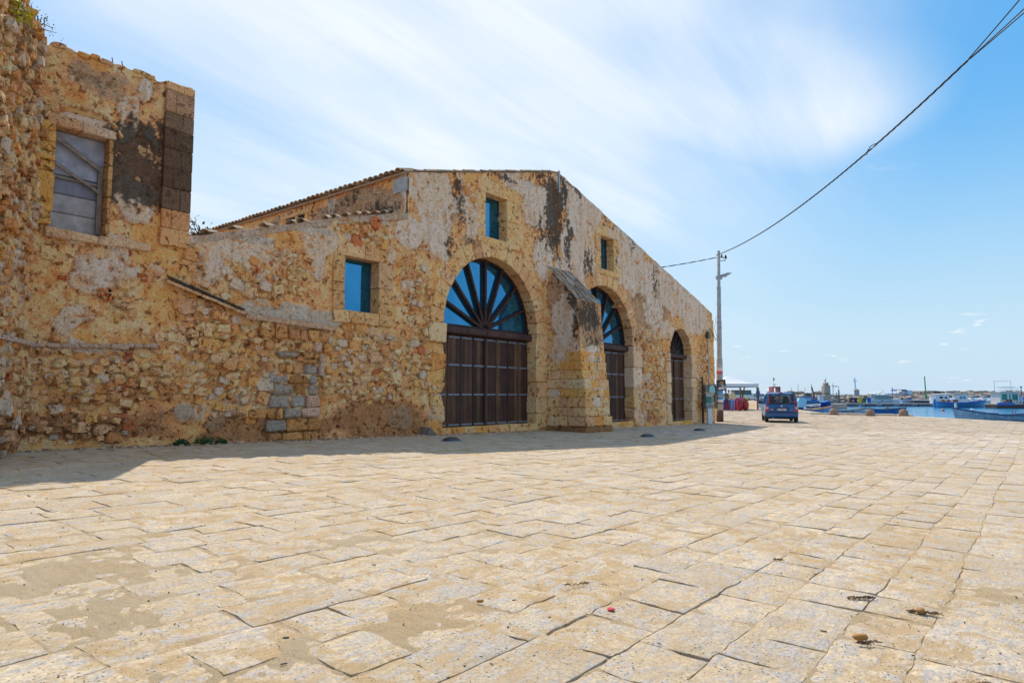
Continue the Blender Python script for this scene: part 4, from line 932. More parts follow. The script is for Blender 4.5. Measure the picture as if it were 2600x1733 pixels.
# ---- the tall ruined house at the left and the wall that meets it at an angle
def house():
    rnd = random.Random(8)
    root = empty('ruined_house', (4.2, 1.5, -.85), 'tall roofless stone house with boarded window and black lichen stains', 'ruined house')
    us = np.arange(2.95, 5.36, .025); zs = np.arange(-1.2, 5.75, .025)
    top = lin([2.95, 4.7, 5.36], [5.43, 5.50, 5.55])
    zt = lambda u: top(u) + np.where(u < 4.85, .14 * (fbm(u * 4.2, u * 0 + 1, 29, 3) - .5), 0)
    grid_wall('front_wall', root, us, zs, zt, [rect_hole(3.25, 4.06, 2.53, 4.2)], front_world, FB)
    b = MB(); C = (.42, .32, .2); b.prism([(2.9, -1.3), (5.30, -1.3), (5.30, 5.5), (2.9, 5.36)], 'y', .5, 4.5, C); b.build('rear_walls', 'masonry', root)
    b = MB(); b.box((4.7, .26, 2.1), (1.1, .46, 6.7), C); b.box((3.6, .26, .6), (1.3, .46, 3.7), C); b.box((3.6, .26, 4.85), (1.4, .46, 1.0), C); b.build('wall_core', 'masonry', root)['kind'] = 'stuff'
    # quoin pilaster
    z = 2.58; k = 0
    while z < 5.4:
        h = rnd.uniform(.28, .40); zt_ = min(z + h, 5.50); x = 4.88 + (.17 if k % 2 else .30)
        dark = sst(.2, .6, np.array([math.exp(-((z + .2 - 4.1) / .75) ** 2)]))[0]
        def cc(): 
            c = .35 * np.array((.44, .36, .27)) * rnd.uniform(.85, 1.15) * (1 - dark * .82) + .65 * front_disp(5.1, z + .15)[1]; return tuple(float(q) for q in c)
        MB().block(4.88, x - .002, -.075, .4, z + .003, zt_ - .003, rnd, .010, .004, cc()).build('quoin_stone', 'masonry', root)
        MB().block(x, 5.37, -.075, .4, z + .003, zt_ - .003, rnd, .010, .004, cc()).build('quoin_stone', 'masonry', root)
        z = zt_; k += 1
    # sill course, jamb, lintel
    xs = [3.2, 3.55, 3.95, 4.35, 4.75]
    for a, c in zip(xs[:-1], xs[1:]): MB().block(a, c - .01, -.10 if a < 3.5 else -.06, .35, 2.40 + rnd.uniform(-.02, .02), 2.55, rnd, .02, .012, pick(rnd, [(.50, .41, .30), (.46, .37, .26)])).build('sill_stone', 'masonry', root)
    z = 2.58
    for k, h in enumerate((.22, .62, .16, .15, .15, .17, .17)):
        MB().block(3.02 + rnd.uniform(-.02, .02), 3.285 + rnd.uniform(-.015, .02), -.07, .4, z + .006, z + h - .006, rnd, .02, .012, pick(rnd, [(.50, .33, .115), (.47, .30, .10)])).build('jamb_stone', 'masonry', root); z += h
    z = 2.55
    while z < 4.1:
        h = rnd.uniform(.2, .34); MB().block(4.035, 4.10, -.04, .34, z + .005, min(z + h, 4.17) - .005, rnd, .008, .005, pick(rnd, [(.34, .24, .12), (.40, .29, .15)])).build('jamb_stone', 'masonry', root); z += h
    MB().block(3.16, 3.62, -.06, .35, 4.17, 4.36, rnd, .02, .012, (.50, .37, .23)).build('lintel_stone', 'masonry', root)
    MB().block(3.63, 4.14, -.06, .35, 4.18, 4.34, rnd, .02, .012, (.55, .47, .38)).build('lintel_stone', 'masonry', root)
    for k in range(9):   # relieving arch
        t = math.radians(155 - 130 * (k + .5) / 9); c = (3.66, 3.98); r = .58
        MB().lump((c[0] + r * math.cos(t) * 1.05, -.07, c[1] + r * math.sin(t)), (.06, .045, .022), rnd, pick(rnd, VOU[:4]), .25, t - math.pi / 2, .6).build('arch_stone', 'masonry', root)
    # boarded opening
    m = MB(); m.box((3.66, .24, 3.36), (.86, .03, 1.7), (.3, .3, .3)); bw = m.build('boarded_window', 'grey_board', root)
    for z0, z1, c in ((2.56, 2.86, (.34, .31, .31)), (2.87, 3.16, (.30, .28, .30)), (3.17, 3.46, (.17, .175, .23)), (3.47, 4.16, (.31, .32, .40))):
        m = MB(); m.box((3.65, .205 + rnd.uniform(-.01, .01), (z0 + z1) / 2), (.80, .02, z1 - z0 - .012), c); m.build('board', 'weathered_paint', bw)
    for p, q, w in (((3.27, .10, 4.06), (4.0, .12, 3.66), .075), ((3.27, .12, 3.66), (3.98, .13, 3.29), .05), ((3.3, .16, 3.42), (4.0, .16, 3.41), .03), ((3.985, .14, 2.6), (3.985, .14, 3.74), .075)):
        m = MB(); m.bar(p, q, .035, w); m.build('batten', 'old_batten', bw)
    # bricks and ledge
    for x, z, w, h in ((3.98, 1.66, .10, .05), (4.09, 1.60, .09, .04), (3.97, 1.57, .10, .05), (4.14, 1.53, .05, .06), (4.20, 1.56, .04, .05), (4.06, 1.50, .08, .04), (4.22, 1.50, .05, .03), (3.42, 1.78, .12, .06), (4.55, 1.98, .16, .05), (4.62, 1.9, .1, .05)):
        MB().block(x, x + w, -.045, .1, z, z + h, rnd, .01, .006, pick(rnd, [(.36, .13, .055), (.42, .18, .07), (.28, .10, .05)])).build('brick', 'masonry', root)
    z = -.38
    for k in range(9): MB().block(4.36 + rnd.uniform(-.02, .02), 4.53 + rnd.uniform(-.03, .03), -.03, .1, z, z + .05, rnd, .01, .008, pick(rnd, [(.30, .12, .06), (.26, .11, .06)])).build('brick', 'masonry', root); z += .062
    z = .42
    for k in range(6): MB().block(4.42 + rnd.uniform(-.02, .02), 4.58 + rnd.uniform(-.03, .03), -.03, .1, z, z + .05, rnd, .01, .008, pick(rnd, [(.30, .12, .06), (.26, .13, .08)])).build('brick', 'masonry', root); z += .062
    b = MB()
    x = 3.1
    while x < 4.85:
        l = rnd.uniform(.12, .3); b.block(x, x + l, -.10 + rnd.uniform(-.02, .02), .1, .70 + .05 * (x - 3.1) + rnd.uniform(-.015, .01), .77 + .05 * (x - 3.1), rnd, .02, .012, (.40, .37, .33)); x += l
    b.build('mortar_ledge', 'masonry', root)
    for x in np.arange(3.1, 4.85, .17):   # loose stones of the broken wall head
        if rnd.random() < .75: MB().lump((x, .08, float(zt(np.array([x]))[0]) + rnd.uniform(-.03, .03)), (rnd.uniform(.06, .12), .12, rnd.uniform(.03, .05)), rnd, pick(rnd, OCH + VOU), .15, rnd.uniform(-.1, .1), .6).build('coping_stone', 'masonry', root)
    m = MB()
    for x in (3.12, 4.1, 4.25): m.tube([(x, .1, 5.4), (x - .05, .1, 5.62)], .008, 5)
    m.build('iron_rod', 'rusty_iron', root)
    def ins(u, z): return not (3.0 < u < 4.15 and 2.35 < z < 4.4) and u < 5.3 and z < 5.2 and not (2.4 < z < 2.6)
    def wp(u, z): d, c = front_disp(u, z); return (u, -d, z), 0.0
    scatter_rubble(root, 3.0, 5.33, -.86, 5.2, wp, FB['R'], 6000, rnd, ins, .04, .13, .56)
    # oblique wall
    w = empty('ruined_side_wall', (2.4, -1.2, -.8), 'rough rubble wall jutting forward at the left edge of the square', 'stone wall'); w['kind'] = 'thing'
    A = math.radians(62); ca, sa = math.cos(A), math.sin(A)
    SBW = dict(P=[(-.4, 4.0, .35, .5, .55), (-1.0, 1.6, .8, .5, .6), (-.2, 2.8, .15, 1, .6), (-1.2, .4, .4, .5, .5)], K=[(-.6, 3.6, .4, .8, .3), (-1.4, .2, .4, .4, .4)], T=[(-.6, 4.8, 1, .6, .7)], G=[(-.7, .78, 1.2, .07, 1), (-.4, 3.6, .5, .8, .35), (-1, 0.3, .8, .4, .4)], B=[(-1, -.6, 1.5, .3, .9), (-1.5, 2.6, .8, .5, .4)], R=[(-1, 3.2, 1.6, 2.2, .62), (-1, 0.2, 1.6, 1.0, .7), (-1, 5, 1.6, .7, .55), (-.8, 2.4, .9, .5, .9)])
    def ww(U, Z, d): return np.stack([3.07 + ca * U + sa * d, sa * U - ca * d, Z], -1)
    us = np.arange(-3.2, .06, .024); zs = np.arange(-1.2, 5.75, .024)
    ztw = lambda u: 5.36 + .25 * (fbm(u * 3.1, u * 0 + 7, 39, 3) - .5) + np.where(u < -.25, .05, 0)
    grid_wall('wall_face', w, us, zs, ztw, [], ww, SBW, damp=1.35)
    b = MB(); p = [(3.0, -.05), (3.0 - 3.2 * ca - .0, -3.2 * sa), (3.0 - 3.2 * ca - .5 * sa, -3.2 * sa + .5 * ca), (2.4, .3)]; b.prism(p, 'z', -1.2, 5.2, C); b.build('wall_core', 'masonry', w)
    def wp2(u, z): 
        c, d = paint_wall(np.array([u]), np.array([z]), SBW); q = ww(np.array([u]), np.array([z]), d * 1.35)[0]; return (float(q[0]), float(q[1]), z), A - math.pi
    scatter_rubble(w, -3.0, -.02, -.85, 5.3, wp2, SBW['R'], 5000, rnd, lambda u, z: True, .04, .11, .6)
    for u in np.arange(-2.6, -.1, .19):
        q = ww(np.array([u]), np.array([0.]), np.array([-.05]))[0]; MB().lump((q[0], q[1], float(ztw(np.array([u]))[0]) + .02), (rnd.uniform(.07, .13), .12, rnd.uniform(.04, .08)), rnd, pick(rnd, OCH), .15, rnd.uniform(-.1, .1), .6).build('coping_stone', 'masonry', w)
    b = MB(); x = -2.4
    while x < -.05:
        q = ww(np.array([x]), np.array([0.]), np.array([.06]))[0]; b.lump((q[0], q[1], .74), (.1, .06, .035), rnd, (.45, .44, .44), .2, 0, .6); x += .11
    b.build('mortar_ledge', 'masonry', w)
house()
# ------------------------------------------------------------------ street furniture, car, people
def sub_empty(name, loc, rz, label, cat, group=None):
    o = empty(name, (0, 0, 0), label, cat, group); return o
def place(o, loc, rz=0.0): o.location = loc; o.rotation_euler = (0, 0, rz); return o

def utility_pole():
    root = empty('utility_pole', (31.5, .43, -1.34), 'grey sectioned utility pole with posters and rusty foot beside the warehouse corner', 'utility pole')
    base = Vector((31.48, .43, -1.36)); top = Vector((31.86, .43, 7.22))
    def P(z): t = (z - base.z) / (top.z - base.z); return base.lerp(top, t)
    b = MB(); zs = [-1.36, 0.0, 1.75, 1.78, 3.6, 3.63, 5.3, 5.33, 7.22]; rs = [.165, .155, .145, .125, .118, .105, .098, .085, .075]
    b.tube([P(z) for z in zs], rs, 14); b.build('shaft', 'concrete_grey', root, True)
    b = MB(); b.tube([P(-1.37), P(-.75)], [.17, .165], 14); b.build('rusty_foot', 'rusty_iron', root, True)
    for z in (1.76, 3.62, 5.32, 2.7, 4.5): MB().tube([P(z - .03), P(z + .03)], .15 - z * .008, 14).build('band', 'galvanised', root)
    # posters wrapped round the shaft
    c = [((.08, .30, .62), -.02, .22), ((.55, .60, .62), .18, .30), ((.06, .25, .58), -.24, -.08), ((.70, .45, .06), -.10, -.04), ((.62, .66, .68), -.36, -.24), ((.05, .09, .30), -.44, -.37), ((.55, .08, .10), 1.02, 1.16), ((.62, .60, .60), 1.16, 1.34), ((.70, .45, .06), .06, .10)]
    for col, z0, z1 in c:
        b = MB(); b.tube([P(z0), P(z1)], .164 - z0 * .008, 14, col); b.build('poster', 'painted', root)
    b = MB(); b.tube([P(5.88) + Vector((0, 0, 0)), P(5.9) + Vector((.26, -.3, .02))], .03, 6); b.tube([P(5.85) - Vector((.08, -.1, 0)), P(5.85) + Vector((.1, -.12, 0))], .1, 10); arm = b.build('lamp_arm', 'galvanised', root)
    d = Vector((.65, -.76, .0)); s = P(5.93)
    b = MB(); b.bar(s + d * .12, s + d * .50 + Vector((0, 0, .12)), .2, .13, (.2, .2, .2)); b.bar(s + d * .48 + Vector((0, 0, .11)), s + d * .62 + Vector((0, 0, .15)), .14, .06, (.2, .2, .2)); b.build('lamp_head', 'galvanised', arm)
    b = MB(); t = P(6.9); b.bar(t, t + d * .42 + Vector((0, 0, -.04)), .04, .04); b.bar(t + Vector((0, 0, -.2)), t + d * .30 + Vector((0, 0, -.16)), .03, .03); b.bar(t + d * .3 + Vector((0, 0, -.2)), t + d * .42 + Vector((0, 0, .02)), .03, .03); br = b.build('bracket', 'rusty_iron', root)
    for k, q in enumerate((.16, .36)):
        b = MB(); b.lathe([(.035, 0), (.05, .03), (.035, .06), (.045, .09), (.02, .12)], t + d * q + Vector((0, 0, .02 - k * .03)), 8); b.build('insulator', 'rubber', br)
    b = MB(); b.tube([P(3.9) + Vector((-.12, .1, 0)), P(3.3) + Vector((-.22, .15, 0)), P(2.9) + Vector((-.12, .1, 0))], .008, 5); b.build('loose_wire', 'cable_black', root)
    # advertising board strapped to the pole
    s = empty('advertising_board', P(.5) + Vector((0, -.2, 0)), 'small black board with yellow and white swoosh strapped to the utility pole', 'sign')
    n = Vector((-.62, -.78, 0)).normalized(); ux = Vector((.78, -.62, 0)); tl = math.radians(-7); C0 = P(.47) + n * .19 - ux * .02
    def Q(u, v, w=0): 
        uu = u * math.cos(tl) - v * math.sin(tl) * -1; vv = v * math.cos(tl) - u * math.sin(tl)
        return C0 + ux * uu + Vector((0, 0, vv)) + n * w
    def quad(u0, u1, v0, v1, w, col, name):
        b = MB(); f = [Q(u0, v0, w), Q(u1, v0, w), Q(u1, v1, w), Q(u0, v1, w)]; g = [p - n * .012 for p in f]
        b.add(f + g, [(0, 1, 2, 3), (7, 6, 5, 4), (0, 4, 5, 1), (1, 5, 6, 2), (2, 6, 7, 3), (3, 7, 4, 0)], col); return b.build(name, 'painted', s)
    quad(-.25, .25, -.26, .26, 0, (.014, .013, .016), 'panel')
    quad(-.18, .23, -.20, -.10, .004, (.55, .60, .66), 'white_strip')
    b = MB(); b.add([Q(.12, -.19, .008), Q(.20, -.19, .008), Q(.16, -.11, .008)], [(0, 1, 2)], (.02, .02, .02)); b.build('triangle_mark', 'painted', s)
    b = MB()
    for k in range(8):
        a0 = math.radians(165 - 150 * k / 8); a1 = math.radians(165 - 150 * (k + 1) / 8); r0 = .10; w0 = .012 + .045 * k / 8; w1 = .012 + .045 * (k + 1) / 8
        b.add([Q(.03 + r0 * math.cos(a0), .07 + r0 * math.sin(a0), .006), Q(.03 + (r0 - w0) * math.cos(a0), .07 + (r0 - w0) * math.sin(a0) , .006), Q(.03 + (r0 - w1) * math.cos(a1), .07 + (r0 - w1) * math.sin(a1), .006), Q(.03 + r0 * math.cos(a1), .07 + r0 * math.sin(a1), .006)], [(0, 1, 2, 3)], (.80, .46, .02))
    b.build('yellow_arc', 'painted', s)
    b = MB()
    for k in range(8):
        u0 = -.13 + .25 * k / 8; u1 = -.13 + .25 * (k + 1) / 8; f = lambda u: .10 - .075 * ((u + .13) / .25) ** .7; w = lambda u: .008 + .028 * ((u + .13) / .25)
        b.add([Q(u0, f(u0) - w(u0), .006), Q(u1, f(u1) - w(u1), .006), Q(u1, f(u1), .006), Q(u0, f(u0), .006)], [(0, 1, 2, 3)], (.80, .80, .80))
    b.build('white_swoosh', 'painted', s)
    b = MB()   # line of lettering, too small to be read in the photograph
    for k in range(9):
        u = -.12 + k * .036; b.add([Q(u, -.075, .006), Q(u + .024, -.075, .006), Q(u + .024, -.03 - .008 * (k % 2), .006), Q(u, -.03 - .008 * (k % 2), .006)], [(0, 1, 2, 3)], (.75, .26, .03) if k < 3 else (.62, .62, .62))
    b.build('lettering', 'painted', s)
    return P
POLE = utility_pole()

def cables():
    # twisted service cable from the pole out over the square
    P0 = Vector((31.88, .35, 6.86)); zz = [(0, 6.86), (.04, 6.90), (.19, 6.66), (.54, 6.32), (.75, 6.50), (.936, 6.84), (1.0, 7.02), (1.03, 7.05), (1.3, 7.75), (1.7, 9.2)]
    co = np.polyfit([a for a, _ in zz[:8]], [b for _, b in zz[:8]], 2)
    A = np.array([31.55, .43]); E_ = np.array([15.22, -11.53])
    n = 260; path = []
    for i in range(n):
        t = i / (n - 1) * 1.5; q = A + (E_ - A) * t; path.append(Vector((q[0], q[1], float(np.polyval(co, t)))))
    root = empty('service_cable', path[0], 'twisted black overhead cable rising from the pole to the upper right corner', 'cable')
    lat = Vector((E_[1] - A[1], A[0] - E_[0], 0)).normalized()
    for k in range(3):
        pts = []
        for i, p in enumerate(path):
            t = i / (n - 1) * 1.5
            ph = t * 150 + 2 * math.pi * k / 3; r = .013 + (.05 if .735 < t < .775 and k == 0 else 0) * math.sin((t - .735) / .04 * math.pi)
            if t > .955: r += min(.16, (t - .955) * 1.6); ph = 2 * math.pi * k / 3 + .955 * 150 * 0 + .6
            pts.append(p + lat * math.cos(ph) * r + Vector((0, 0, 1)) * math.sin(ph) * r)
        b = MB(); b.tube(pts, .0125, 5); b.build('strand', 'cable_black', root, True)
    a = Vector((31.84, .5, 6.9)); e = Vector((22.5, 8.0, 5.55)); r2 = empty('roof_cable', a, 'thin black cable running from the pole back behind the warehouse roof', 'cable')
    for k in range(2):
        pts = []
        for i in range(80):
            t = i / 79; p = a.lerp(e, t); p.z -= 1.3 * t * (1 - t) * 1.2; ph = t * 70 + math.pi * k; pts.append(p + Vector((.5, .6, 0)) * math.cos(ph) * .014 + Vector((0, 0, 1)) * math.sin(ph) * .014)
        MB().tube(pts, .013, 5).build('strand', 'cable_black', r2, True)
cables()

def payphones():
    def one(loc, rz, label, panel):
        g = empty('payphone', (0, 0, 0), label, 'payphone', 'payphones at the warehouse corner')
        b = MB(); b.box((0, 0, .38), (.20, .14, .76), (.62, .68, .74)); b.box((0, .02, .01), (.26, .22, .03), (.4, .42, .45)); b.build('pedestal', 'painted', g)
        b = MB(); b.box((0, .08, 1.02), (.44, .08, .62), (.40, .42, .42)); b.box((0, .0, .74), (.36, .16, .10), (.22, .24, .25)); b.build('back_panel', 'painted', g)
        # rounded clear hood: two cheeks and an arched top
        pr = [(-.12, .68), (.16, .68), (.20, 1.2), (.14, 1.62), (.02, 1.72), (-.12, 1.72)]
        for s in (-1, 1):
            b = MB(); b.prism([(y * -1.0 - .05, z) for y, z in pr], 'x', s * .29 - .008, s * .29 + .008); b.build('hood_side', 'clear_plastic', g)
        b = MB(); b.prism([(-.25, 1.40), (.12, 1.40), (.12, 1.74), (-.08, 1.74), (-.22, 1.64)], 'x', -.28, .28); b.build('hood_top', 'clear_plastic', g)
        b = MB(); b.prism([(-.15, 1.38), (.15, 1.38), (.13, 1.58), (.06, 1.68), (-.06, 1.68), (-.13, 1.58)], 'y', -.27, -.255, (.25, .55, .58)); b.build('turquoise_flash', 'painted', g)
        b = MB(); b.box((0, -.0, 1.12), (.36, .10, .48), (.55, .60, .62)); b.build('telephone', 'painted', g)
        b = MB(); b.box((-.02, -.06, 1.06), (.33, .012, .28), panel); b.build('notice', 'painted', g)
        b = MB()
        for k in range(5): b.box((-.06, -.068, 1.16 - k * .045), (.18, .006, .016), (.08, .30, .22))
        b.box((.09, -.068, 1.14), (.07, .006, .05), (.55, .55, .10)); b.box((.09, -.068, 1.03), (.06, .006, .09), (.2, .4, .6)); b.build('notice_print', 'painted', g)
        b = MB(); b.tube([(.20, -.02, 1.26), (.22, -.06, 1.2), (.22, -.06, 1.06), (.20, -.02, 1.0)], .022, 6, (.03, .03, .03)); b.build('handset', 'painted', g)
        return place(g, loc, rz)
    one((28.06, -.42, gz1(28.06, -.42)), math.radians(-38), 'clear hooded payphone with green notice on white post against the warehouse corner', (.01, .16, .12))
    one((32.66, 1.08, gz1(32.66, 1.08)), math.radians(60), 'payphone turned away behind the green one, dark box below and pink sticker', (.5, .10, .22))
payphones()

def car():
    g = empty('parked_car', (0, 0, 0), 'dark blue small hatchback parked on the square seen from behind', 'car')
    BL = (.003, .085, .28)
    st = [(-1.77, .66, .34, .86), (-1.74, .74, .30, .92), (-1.60, .785, .24, .95), (-1.0, .795, .20, .96), (0, .795, .20, .96), (.9, .79, .20, .95), (1.35, .76, .22, .86), (1.65, .70, .26, .78), (1.77, .56, .32, .66)]
    vs = []; fs = []; n = 0
    for y, hw, zb, zt in st:
        half = [(0, zb), (hw * .82, zb), (hw * .97, zb + .10), (hw, zb + .28), (hw * .985, zt - .14), (hw * .95, zt - .03), (hw * .86, zt), (0, zt)]
        ring = half + [(-x, z) for x, z in half[-2:0:-1]]; n = len(ring); vs += [(x, y, z) for x, z in ring]
    for i in range(len(st) - 1):
        for k in range(n): fs.append((i * n + k, i * n + (k + 1) % n, (i + 1) * n + (k + 1) % n, (i + 1) * n + k)[::-1])
    fs.append(tuple(range(n))); fs.append(tuple((len(st) - 1) * n + k for k in range(n - 1, -1, -1)))
    b = MB(); b.add(vs, fs, BL); b.build('body', 'car_paint', g, True)
    b = MB(); vs = []; fs = []   # roof skin
    rows = [(-1.62, .56, 1.47), (-1.5, .59, 1.515), (-.9, .61, 1.54), (-.2, .61, 1.54), (.25, .59, 1.50), (.42, .57, 1.46)]
    for y, hw, z in rows: vs += [(-hw, y, z - .05), (-hw * .92, y, z), (0, y, z + .015), (hw * .92, y, z), (hw, y, z - .05), (hw * .9, y, z - .06), (-hw * .9, y, z - .06)]
    for i in range(len(rows) - 1):
        for k in range(7): fs.append((i * 7 + k, i * 7 + (k + 1) % 7, (i + 1) * 7 + (k + 1) % 7, (i + 1) * 7 + k))
    fs.append(tuple(range(6, -1, -1))); fs.append(tuple(35 + k for k in range(7))); b.add(vs, fs, BL); b.build('roof', 'car_paint', g)
    for s in (-1, 1):
        for p, q, w in (((s * .72, -1.70, .93), (s * .585, -1.58, 1.46), .15), ((s * .765, -.35, .94), (s * .60, -.3, 1.47), .07), ((s * .74, 1.02, .93), (s * .575, .38, 1.46), .07), ((s * .755, -1.28, .94), (s * .60, -1.2, 1.47), .08)):
            MB().bar(p, q, .07, w, BL, (0, 1, 0)).build('pillar', 'car_paint', g)
        b = MB(); b.add([(s * .762, -1.25, .95), (s * .762, .95, .94), (s * .60, .36, 1.45), (s * .605, -1.18, 1.46)], [(0, 1, 2, 3)]); b.build('side_window', 'car_glass', g)
    b = MB(); b.box((0, -1.70, .965), (1.30, .03, .09), (.012, .012, .014)); b.box((0, -1.60, 1.44), (1.06, .03, .07), (.012, .012, .014))
    for s in (-1, 1): b.bar((s * .585, -1.705, .95), (s * .50, -1.61, 1.45), .10, .03, (.012, .012, .014), (0, 1, 0))
    fr = b.build('rear_window', 'painted', g)
    b = MB(); b.add([(-.56, -1.712, .98), (.56, -1.712, .98), (.49, -1.615, 1.43), (-.49, -1.615, 1.43)], [(0, 1, 2, 3)]); b.build('glass', 'car_glass', fr)
    b = MB(); b.bar((.02, -1.735, 1.0), (-.36, -1.72, 1.04), .02, .025, (.01, .01, .01)); b.build('wiper', 'painted', fr)
    b = MB(); b.add([(-.70, 1.0, .95), (.70, 1.0, .95), (.55, .40, 1.46), (-.55, .40, 1.46)], [(0, 1, 2, 3)]); b.build('windscreen', 'car_glass', g)
    for s in (-1, 1):
        b = MB(); b.block(s * .33 - .17, s * .33 + .17, -.35, -.2, .85, 1.22, random.Random(2), .05, .005, (.02, .05, .07)); b.block(s * .33 - .13, s * .33 + .13, -.33, -.23, 1.22, 1.36, random.Random(2), .05, .005, (.02, .05, .07)); b.build('seat', 'fabric', g)
    b = MB(); b.box((0, .3, 1.38), (.2, .03, .06), (.02, .02, .02)); b.build('mirror_inside', 'painted', g)
    for s in (-1, 1):
        b = MB(); b.add([(s * .60, -1.735, .97), (s * .715, -1.725, .96), (s * .615, -1.60, 1.45), (s * .535, -1.625, 1.44)], [(0, 1, 2, 3)] if s > 0 else [(3, 2, 1, 0)]); b.build('tail_light', 'red_glass', g)
        b = MB(); b.block(s * .685 - .075, s * .685 + .075, -1.785, -1.66, .57, .69, random.Random(3), .02, .002, (.5, .01, .01)); b.build('tail_light', 'red_glass', g)
        b = MB(); b.block(s * .685 - .072, s * .685 + .072, -1.782, -1.66, .695, .79, random.Random(3), .02, .002, (.6, .52, .55)); b.build('reversing_light', 'painted', g)
        b = MB(); b.block(s * .68 - .065, s * .68 + .065, -1.775, -1.66, .795, .88, random.Random(3), .02, .002, (.5, .01, .01)); b.build('tail_light', 'red_glass', g)
    rb = random.Random(4)
    b = MB(); b.block(-.77, .77, -1.83, -1.55, .27, .55, rb, .06, .004, BL); bu = b.build('rear_bumper', 'car_paint', g)
    b = MB(); b.box((0, -1.835, .505), (1.46, .02, .045), (.012, .012, .013)); b.build('bumper_strip', 'painted', bu)
    b = MB(); b.box((0, -1.79, .70), (.66, .03, .17), (.006, .02, .07)); pr = b.build('plate_recess', 'painted', g)
    b = MB(); b.box((0, -1.81, .665), (.52, .012, .105), (.66, .68, .72)); pl = b.build('number_plate', 'painted', pr)
    b = MB(); b.box((-.235, -1.8175, .665), (.05, .004, .105), (.02, .12, .45)); b.box((.235, -1.8175, .665), (.05, .004, .105), (.02, .12, .45)); b.build('plate_band', 'painted', pr)
    cu = bpy.data.curves.new('plate_text', 'FONT'); cu.body = 'DF 046CV'; cu.size = .105; cu.align_x = 'CENTER'; cu.align_y = 'CENTER'; cu.extrude = .001
    tmp = bpy.data.objects.new('plate_text', cu); COLL.objects.link(tmp); tm = bpy.data.meshes.new_from_object(tmp.evaluated_get(bpy.context.evaluated_depsgraph_get())); bpy.data.objects.remove(tmp); tm.materials.clear(); tm.materials.append(MAT['rubber']); to = bpy.data.objects.new('plate_text', tm); COLL.objects.link(to); to.parent = pr; to.location = (0, -1.822, .665); to.rotation_euler = (math.pi / 2, 0, 0)
    b = MB(); b.lathe([(.045, 0), (.05, .01), (.03, .02)], (0, 0, 0), 12, (.45, .55, .7)); o = b.build('badge', 'painted', g); o.rotation_euler = (math.pi / 2, 0, 0); o.location = (0, -1.765, .84)
    b = MB(); b.box((-.47, -1.785, .665), (.15, .006, .035), (.6, .5, .45)); b.build('sticker', 'painted', g)
    b = MB(); b.box((.45, -1.785, .645), (.11, .006, .02), (.45, .5, .52)); b.build('name_badge', 'painted', g)
    b = MB(); b.tube([(-.42, -1.86, .235), (-.42, -1.5, .24)], .035, 8); b.build('exhaust_pipe', 'galvanised', g)
    b = MB(); b.box((0, 0, .20), (1.3, 3.0, .06), (.01, .01, .01)); b.build('underbody', 'painted', g)
    for x, y in ((-.70, -1.18), (.70, -1.18), (-.70, 1.16), (.70, 1.16)):
        prof = [(.17, -.08), (.26, -.085), (.285, -.06), (.285, .06), (.26, .085), (.17, .08)]
        b = MB(); b.lathe(prof, (0, 0, 0), 20); o = b.build('tyre', 'rubber', g, True); o.rotation_euler = (0, math.pi / 2, 0); o.location = (x, y, .285); o.name = 'wheel'
        b = MB(); b.lathe([(.17, -.06), (.165, .075), (.03, .085)], (0, 0, 0), 14); r = b.build('rim', 'galvanised', o)
    for s in (-1, 1):
        b = MB(); b.block(s * .80, s * .96, .62, .72, .96, 1.10, rb, .04, .003, (.012, .012, .014)); b.build('door_mirror', 'painted', g)
        MB().bar((s * .56, -1.45, 1.565), (s * .56, .2, 1.565), .035, .04, (.015, .015, .015)).build('roof_rail', 'painted', g)
    b = MB(); b.tube([(0, .1, 1.55), (0, -.05, 1.78)], .006, 5); b.build('aerial', 'rubber', g)
    b = MB(); b.block(-.09, .09, -1.62, -1.52, 1.52, 1.555, rb, .02, .002); b.build('brake_light', 'red_glass', g)
    x, y = at(1984, 31.6); h = math.radians(21); place(g, (x + 1.68 * math.cos(h), y + 1.68 * math.sin(h), gz1(x, y) + .005), h - math.pi / 2); g.scale = (.95, .95, .935)
    return g
car()

